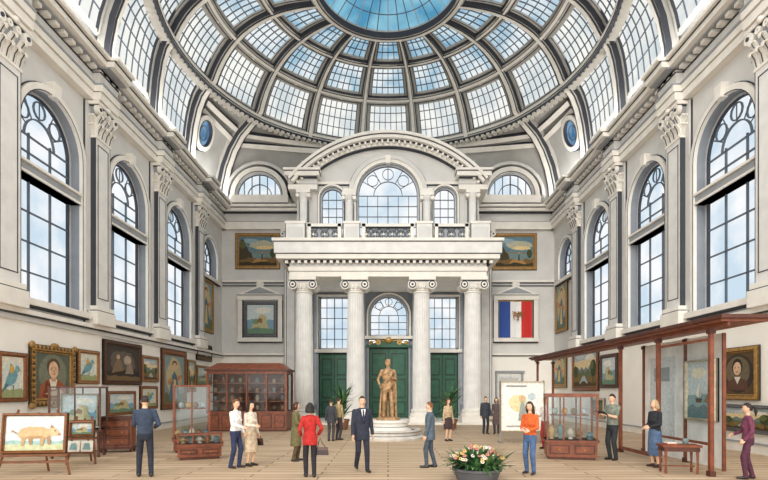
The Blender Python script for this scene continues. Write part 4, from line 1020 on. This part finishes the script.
# ---------------------------------------------------------------- LEFT FURNITURE
def easel(X,Y,w,h,zb,kind,rot,name='easel',sd=0,tot=1.9,cards=False):
    M=Matrix.Translation((X,Y,0))@Matrix.Rotation(D(rot),4,'Z'); E=empty(name,(X,Y,0)); Mi=Matrix.Translation((-X,-Y,0))
    b=B(M); wd=mat('easel_wood',(120,74,46),.6,0,.12,8)
    for e in (-1,1): b.tube([(e*w*.56,-.12,0.0),(e*w*.3,.1,tot)],.03,wd,4)
    b.tube([(0,.55,0),(0,.12,tot*.95)],.028,wd,4)
    b.box(-w*.52,w*.52,-.12,.04,zb-.07,zb-.01,wd); b.box(-w*.42,w*.42,.04,.08,tot*.88,tot*.93,wd); b.box(-w*.5,w*.5,-.09,-.04,.28,.33,wd)
    o=b.obj('frame'); o.parent=E; o.matrix_parent_inverse=Mi
    b=B(M@Matrix.Translation((0,-.045,zb))@Matrix.Rotation(D(-6),4,'X')@Matrix(((1,0,0,0),(0,-1,0,0),(0,0,1,0),(0,0,0,1))))
    painting_geo(b,0,h/2,w,h,kind,'wood',.0,False,sd,fw=.07); o=b.obj('canvas',recalc=False); o.parent=E; o.matrix_parent_inverse=Mi
    if cards:
        b=B(M); b.box(-w*.54,w*.54,-.2,-.1,.30,.34,wd)
        for e in (-.17,.15):
            b.prism([(e-.14,-.16,.34),(e+.14,-.16,.34),(e+.14,-.11,.62),(e-.14,-.11,.62)],(0,.012,0),pm((238,234,222))); b.prism([(e-.09,-.172,.4),(e+.09,-.172,.4),(e+.06,-.14,.56),(e-.06,-.14,.56)],(0,.008,0),pm((130,168,170)))
        o=b.obj('cards'); o.parent=E; o.matrix_parent_inverse=Mi
easel(PX(36,11.5),11.5,1.38,.92,.5,'pig',8,'easel_with_painting',1,1.5)
easel(PX(83,13.2),13.2,.62,.42,.72,'blue',10,'easel_with_painting',2,1.25,True)
def showcase(name,X,Y,w,d,z0,z1,rot,leg='legs',wood=WOOD,content='art',base=.18,top=.08,mull=2,roof=False,sd=0,kind='blue'):
    E=empty(name,(X,Y,0)); Mi=Matrix.Translation((-X,-Y,0)); M=Matrix.Translation((X,Y,0))@Matrix.Rotation(D(rot),4,'Z')
    a,c=w/2,d/2
    b=B(M)
    if leg=='legs':
        for sx in (-1,1):
            for sy in (-1,1): b.lathe(sx*(a-.06),sy*(c-.06),[(.03,0),(.045,.04),(.03,.1),(.035,z0*.5),(.05,z0*.75),(.04,z0)],wood,10)
        b.box(-a+.06,a-.06,-.02,.02,.14,.18,wood)
        for sx in (-1,1): b.box(sx*(a-.06)-.02,sx*(a-.06)+.02,-c+.06,c-.06,.14,.18,wood)
    else:
        b.box(-a,a,-c,c,0.08,z0,wood); b.box(-a+.05,a-.05,-c+.05,c-.05,0,.08,WOODD)
        n=max(1,round(w/.6))
        for i in range(n):
            x0,x1=-a+w*i/n+.06,-a+w*(i+1)/n-.06
            b.box(x0,x1,-c-.015,-c,.16,z0-.06,WOODD); b.box(x0+.05,x1-.05,-c-.03,-c-.015,.2,z0-.1,wood); b.ell(((x0+x1)/2,-c-.04,z0*.6),(.02,.02,.02),GOLD,6,4)
    b.box(-a-.04,a+.04,-c-.04,c+.04,z0,z0+base,wood); b.box(-a-.05,a+.05,-c-.05,c+.05,z0+base-.02,z0+base,WOODD)
    zb=z0+base
    t=.035 if not roof else .07
    for sx in (-1,1):
        for sy in (-1,1): b.box(sx*a-t/2-(sx>0)*t/2,sx*a+t/2+(sx<0)*t/2,sy*c-t/2,sy*c+t/2,zb,z1-top,wood)
    for i in range(1,mull):
        u=-a+w*i/mull
        for sy in (-1,1): b.box(u-t/2,u+t/2,sy*c-t/2,sy*c+t/2,zb,z1-top,wood)
    b.box(-a-.03,a+.03,-c-.03,c+.03,z1-top,z1,wood)
    if roof:
        b.box(-a-.12,a+.12,-c-.12,c+.12,z1,z1+.08,WOODD); b.frus(0,0,z1+.08,z1+.38,a+.05,c+.05,a-.35,max(.05,c-.35),wood)
    o=b.obj('case_frame'); o.parent=E; o.matrix_parent_inverse=Mi
    b=B(M)
    for sy in (-1,1): b.poly([(-a,sy*c,zb),(a,sy*c,zb),(a,sy*c,z1-top),(-a,sy*c,z1-top)],CLEAR)
    for sx in (-1,1): b.poly([(sx*a,-c,zb),(sx*a,c,zb),(sx*a,c,z1-top),(sx*a,-c,z1-top)],CLEAR)
    o=b.obj('glass',recalc=False); o.parent=E; o.matrix_parent_inverse=Mi
    b=B(M); hh=z1-top-zb
    r=random.Random(sd)
    if content=='art':
        b.M=M@Matrix.Translation((0,.1,zb))@Matrix(((1,0,0,0),(0,-1,0,0),(0,0,1,0),(0,0,0,1)))
        painting_geo(b,0,hh*.46,w*.75,hh*.8,kind,'cream',0,False,sd,fw=.04)
    elif content=='shelves':
        b.box(-a+.03,a-.03,-.1,-.04,zb,z1-top,mat('case_backing',(104,62,44)))
        for j in range(1,4):
            z=zb+hh*j/4; b.box(-a+.03,a-.03,-c*.85,-.1,z-.02,z+.02,wood)
        for j in range(4):
            z=zb+hh*j/4+.02
            for i in range(9):
                x=-a+.25+(w-.5)*i/8; k=r.choice([0,1,2]); q=.08+.09*r.random(); yy=-.36
                if k==0: b.lathe(x,yy,[(.06,z),(.1,z+q),(.05,z+q*1.5),(.07,z+q*1.8)],pm(r.choice([(160,120,84),(120,124,118),(170,150,120)])),10)
                elif k==1: b.ell((x,yy,z+q),(.09,.07,q),pm(r.choice([(140,90,64),(110,84,64),(160,140,110)])),8,6)
                else: b.frus(x,yy,z,z+q*1.6,.1,.08,.06,.05,pm(r.choice([(130,80,54),(96,104,104)])))
    else:
        for i in range(5):
            x=-a+w*(i+.6)/5.2; q=min(.1+.12*r.random(),hh*.4); m=pm([(190,160,110),(120,150,150),(206,196,176),(150,110,80),(100,130,140)][i])
            b.lathe(x,-.08+.12*(i%2),[(.07,zb),(.05,zb+q*.3),(.1,zb+q),(.08,zb+q*1.5),(.04,zb+q*1.8),(.06,zb+q*2)],m,12)
        if hh>.5:
            b.box(-a*.8,a*.8,.05,c*.8,zb+hh*.55,zb+hh*.57,wood)
            for i in range(4):
                x=-a*.6+a*.4*i; b.ell((x,.15,zb+hh*.57+.1),(.09,.07,.1),pm([(170,180,170),(206,170,110),(140,120,100),(190,200,204)][i]),8,6); b.lathe(x,.15,[(.05,zb+hh*.57),(.03,zb+hh*.57+.05)],wood,8)
    o=b.obj('exhibits'); o.parent=E; o.matrix_parent_inverse=Mi
showcase('glass_display_case',PX(79,14.6),14.6,1.3,.7,.75,2.05,15,'legs',WOODD,'art',.06,.04,2,False,3)
showcase('glass_display_case',PX(192,15.9),15.9,1.05,.7,.36,2.1,20,'solid',WOOD,'vases',.1,.05,2,False,4)
showcase('glass_table_case',PX(200,14.2),14.2,1.15,.5,.36,.72,20,'solid',WOOD,'vases',.1,.03,3,False,8)
showcase('wooden_vitrine',PX(250,24),24.2,3.7,1.5,.85,2.85,0,'solid',WOOD,'shelves',.12,.14,4,True,5)
showcase('glass_display_case',PX(570,14.3),14.3,1.33,.8,.48,1.85,-12,'solid',WOOD,'vases',.08,.1,3,False,6)
X,Y=PX(118,15.8),15.8; b=B(Matrix.Translation((X,Y,0))@Matrix.Rotation(D(12),4,'Z'))
b.box(-.46,.46,-.25,.25,.1,1.05,WOOD); b.box(-.52,.52,-.3,.3,1.05,1.12,WOODD); b.box(-.5,.5,-.28,.28,.1,.17,WOODD)
for sx in (-.42,.42):
    for sy in (-.2,.2): b.lathe(sx,sy,[(.03,0),(.05,.06),(.04,.1)],WOODD,8)
for i in range(3):
    z=.22+.28*i; b.box(-.41,.41,-.265,-.25,z,z+.24,WOODD); b.box(-.38,.38,-.275,-.265,z+.03,z+.21,WOOD)
    for e in (-.2,.2): b.ell((e,-.29,z+.12),(.025,.02,.025),GOLD,6,4)
b.obj('chest_of_drawers')
# ---------------------------------------------------------------- RIGHT BOOTH
b=B()
XR=7.3; zt=3.42; WR=.75
b.box(XR-.2,XR+WR+.1,10.65,24.9,zt,zt+.06,WOOD); b.box(XR-.26,XR+WR+.16,10.55,25.0,zt+.06,zt+.14,WOODD)
b.box(XR-.03,XR+.03,10.7,24.8,zt-.08,zt,WOOD)
for (yy) in (11.3,13.5,15.7,24.4):
    for xx in ((XR,XR+WR)):
        if yy<12 and xx>XR: continue
        b.box(xx-.045,xx+.045,yy-.045,yy+.045,.1,zt-.08,WOOD); b.box(xx-.07,xx+.07,yy-.07,yy+.07,0,.12,WOODD); b.box(xx-.07,xx+.07,yy-.07,yy+.07,zt-.2,zt-.1,WOODD)
b.box(XR-.03,XR+.03,13.5,15.7,.1,.2,WOOD)
b.obj('wooden_canopy_booth')
BP=mat('booth_panel',(236,236,232))
b=B(); b.box(XR+WR-.03,XR+WR+.03,13.6,15.6,.05,zt-.1,BP)
b.box(XR+WR-.05,XR+WR-.03,13.95,15.25,.4,2.9,pm((206,212,214))); b.box(XR+WR-.06,XR+WR-.05,14.2,15.0,2.2,2.6,pm((150,156,160))); b.obj('booth_partition')
b=B()
b.poly([(XR,11.35,.75),(XR,13.45,.75),(XR,13.45,zt-.3),(XR,11.35,zt-.3)],CLEAR)
b.box(XR-.025,XR+.025,11.35,13.45,.69,.75,WOOD); b.box(XR-.025,XR+.025,11.35,13.45,zt-.35,zt-.29,WOOD); b.obj('glass_screen',recalc=False)
Mr=Matrix(((0,-1,0,XR+WR-.02),(1,0,0,0),(0,0,1,0),(0,0,0,1)))
b=B(Mr); b.box(12.0,13.42,-.05,0,.05,zt-.1,BP); b.box(11.96,12.0,-.06,.02,.0,zt-.1,WOOD); b.obj('booth_backboard')
b=B(Mr); painting_geo(b,12.72,1.95,1.25,1.55,'sea','cream',.02,False,40,fw=.05); b.obj('framed_painting',recalc=False)
b=B(Matrix.Translation((PX(691,11.9)-.3,11.75,0))@Matrix.Rotation(D(-8),4,'Z'))
b.box(-.5,.35,-.22,.22,.62,.67,WOOD); b.box(-.46,.31,-.19,.19,.52,.62,WOODD)
for sx in (-.42,.27):
    for sy in (-.16,.16): b.lathe(sx,sy,[(.02,0),(.035,.05),(.022,.2),(.03,.4),(.035,.52)],WOOD,8)
b.box(-.42,.27,-.02,.02,.15,.18,WOOD)
b.obj('side_table')
b=B(Matrix.Translation((PX(691,11.9)-.3,11.75,.672)))
b.box(-.4,-.16,-.1,.1,0,.03,pm((150,80,60))); b.box(-.38,-.18,-.09,.09,.03,.055,pm((230,224,210))); b.lathe(.08,0,[(.03,0),(.06,.03),(.07,.1),(.04,.14)],pm((120,140,140)),12); b.obj('books_and_vase')
X,Y=PX(522,18.5),18.5; b=B(Matrix.Translation((X,Y,0))@Matrix(((1,0,0,0),(0,-1,0,0),(0,0,1,0),(0,0,0,1))))
for e in (-1,1): b.box(e*.8-.03,e*.8+.03,-.04,.0,0.04,2.3,pm((150,148,144))); b.box(e*.8-.05,e*.8+.05,-.3,.3,0,.04,pm((150,148,144)))
painting_geo(b,0,1.35,1.62,1.85,'map','cream',.0,False,5,fw=.03); b.obj('poster_stand',recalc=False)
b=B(frameM('back')); u0,u1=PX(493,34)+.2,PX(521,34)
b.box(u0+.02,u1,.0,.05,0,3.0,pm((230,230,228))); b.box(u0-.06,u0+.06,0,.14,0,3.1,TRIMD); b.box(u1,u1+.12,0,.14,0,3.1,TRIMD); b.box(u0-.06,u1+.2,0,.18,3.1,3.25,TRIMD)
for z0,z1 in ((.3,1.3),(1.5,2.8)): b.box(u0+.2,u1-.2,.05,.07,z0,z1,pm((208,208,206)))
b.ell((u1-.15,.1,1.3),(.04,.05,.04),GOLD,6,4); b.obj('door_4')
# ---------------------------------------------------------------- LIGHT / CAMERA
w=bpy.data.worlds.new('World'); sc.world=w; w.use_nodes=True
bgn=w.node_tree.nodes['Background']; bgn.inputs[0].default_value=lin((252,248,241)); bgn.inputs[1].default_value=1.9
sd=bpy.data.lights.new('sun','SUN'); sd.energy=1.35; sd.angle=D(24); sd.color=(1,.96,.9); so=bpy.data.objects.new('sun',sd); sc.collection.objects.link(so)
so.rotation_euler=(D(72),0,D(-14)); so.location=(-4,-5,20)
for sg in (-1,1):
    ld=bpy.data.lights.new('cove_lamp','AREA'); ld.shape='RECTANGLE'; ld.size=.4; ld.size_y=18; ld.energy=450; ld.color=(1,.97,.93)  # unseen fill lights added on the cornices to brighten the dome
    lo=bpy.data.objects.new('cove_lamp',ld); sc.collection.objects.link(lo); lo.location=(sg*10.6,24,CH+12.6)
    lo.rotation_euler=(0,D(180+sg*38),0)
cd=bpy.data.cameras.new('camera'); cd.sensor_width=36; cd.lens=F/768*36; cd.shift_x=-4/768; cd.shift_y=150/768; cd.clip_end=200
co_=bpy.data.objects.new('camera',cd); sc.collection.objects.link(co_); co_.location=(0,0,CH); co_.rotation_euler=(math.pi/2,0,0); sc.camera=co_
print('objects',len(bpy.data.objects))
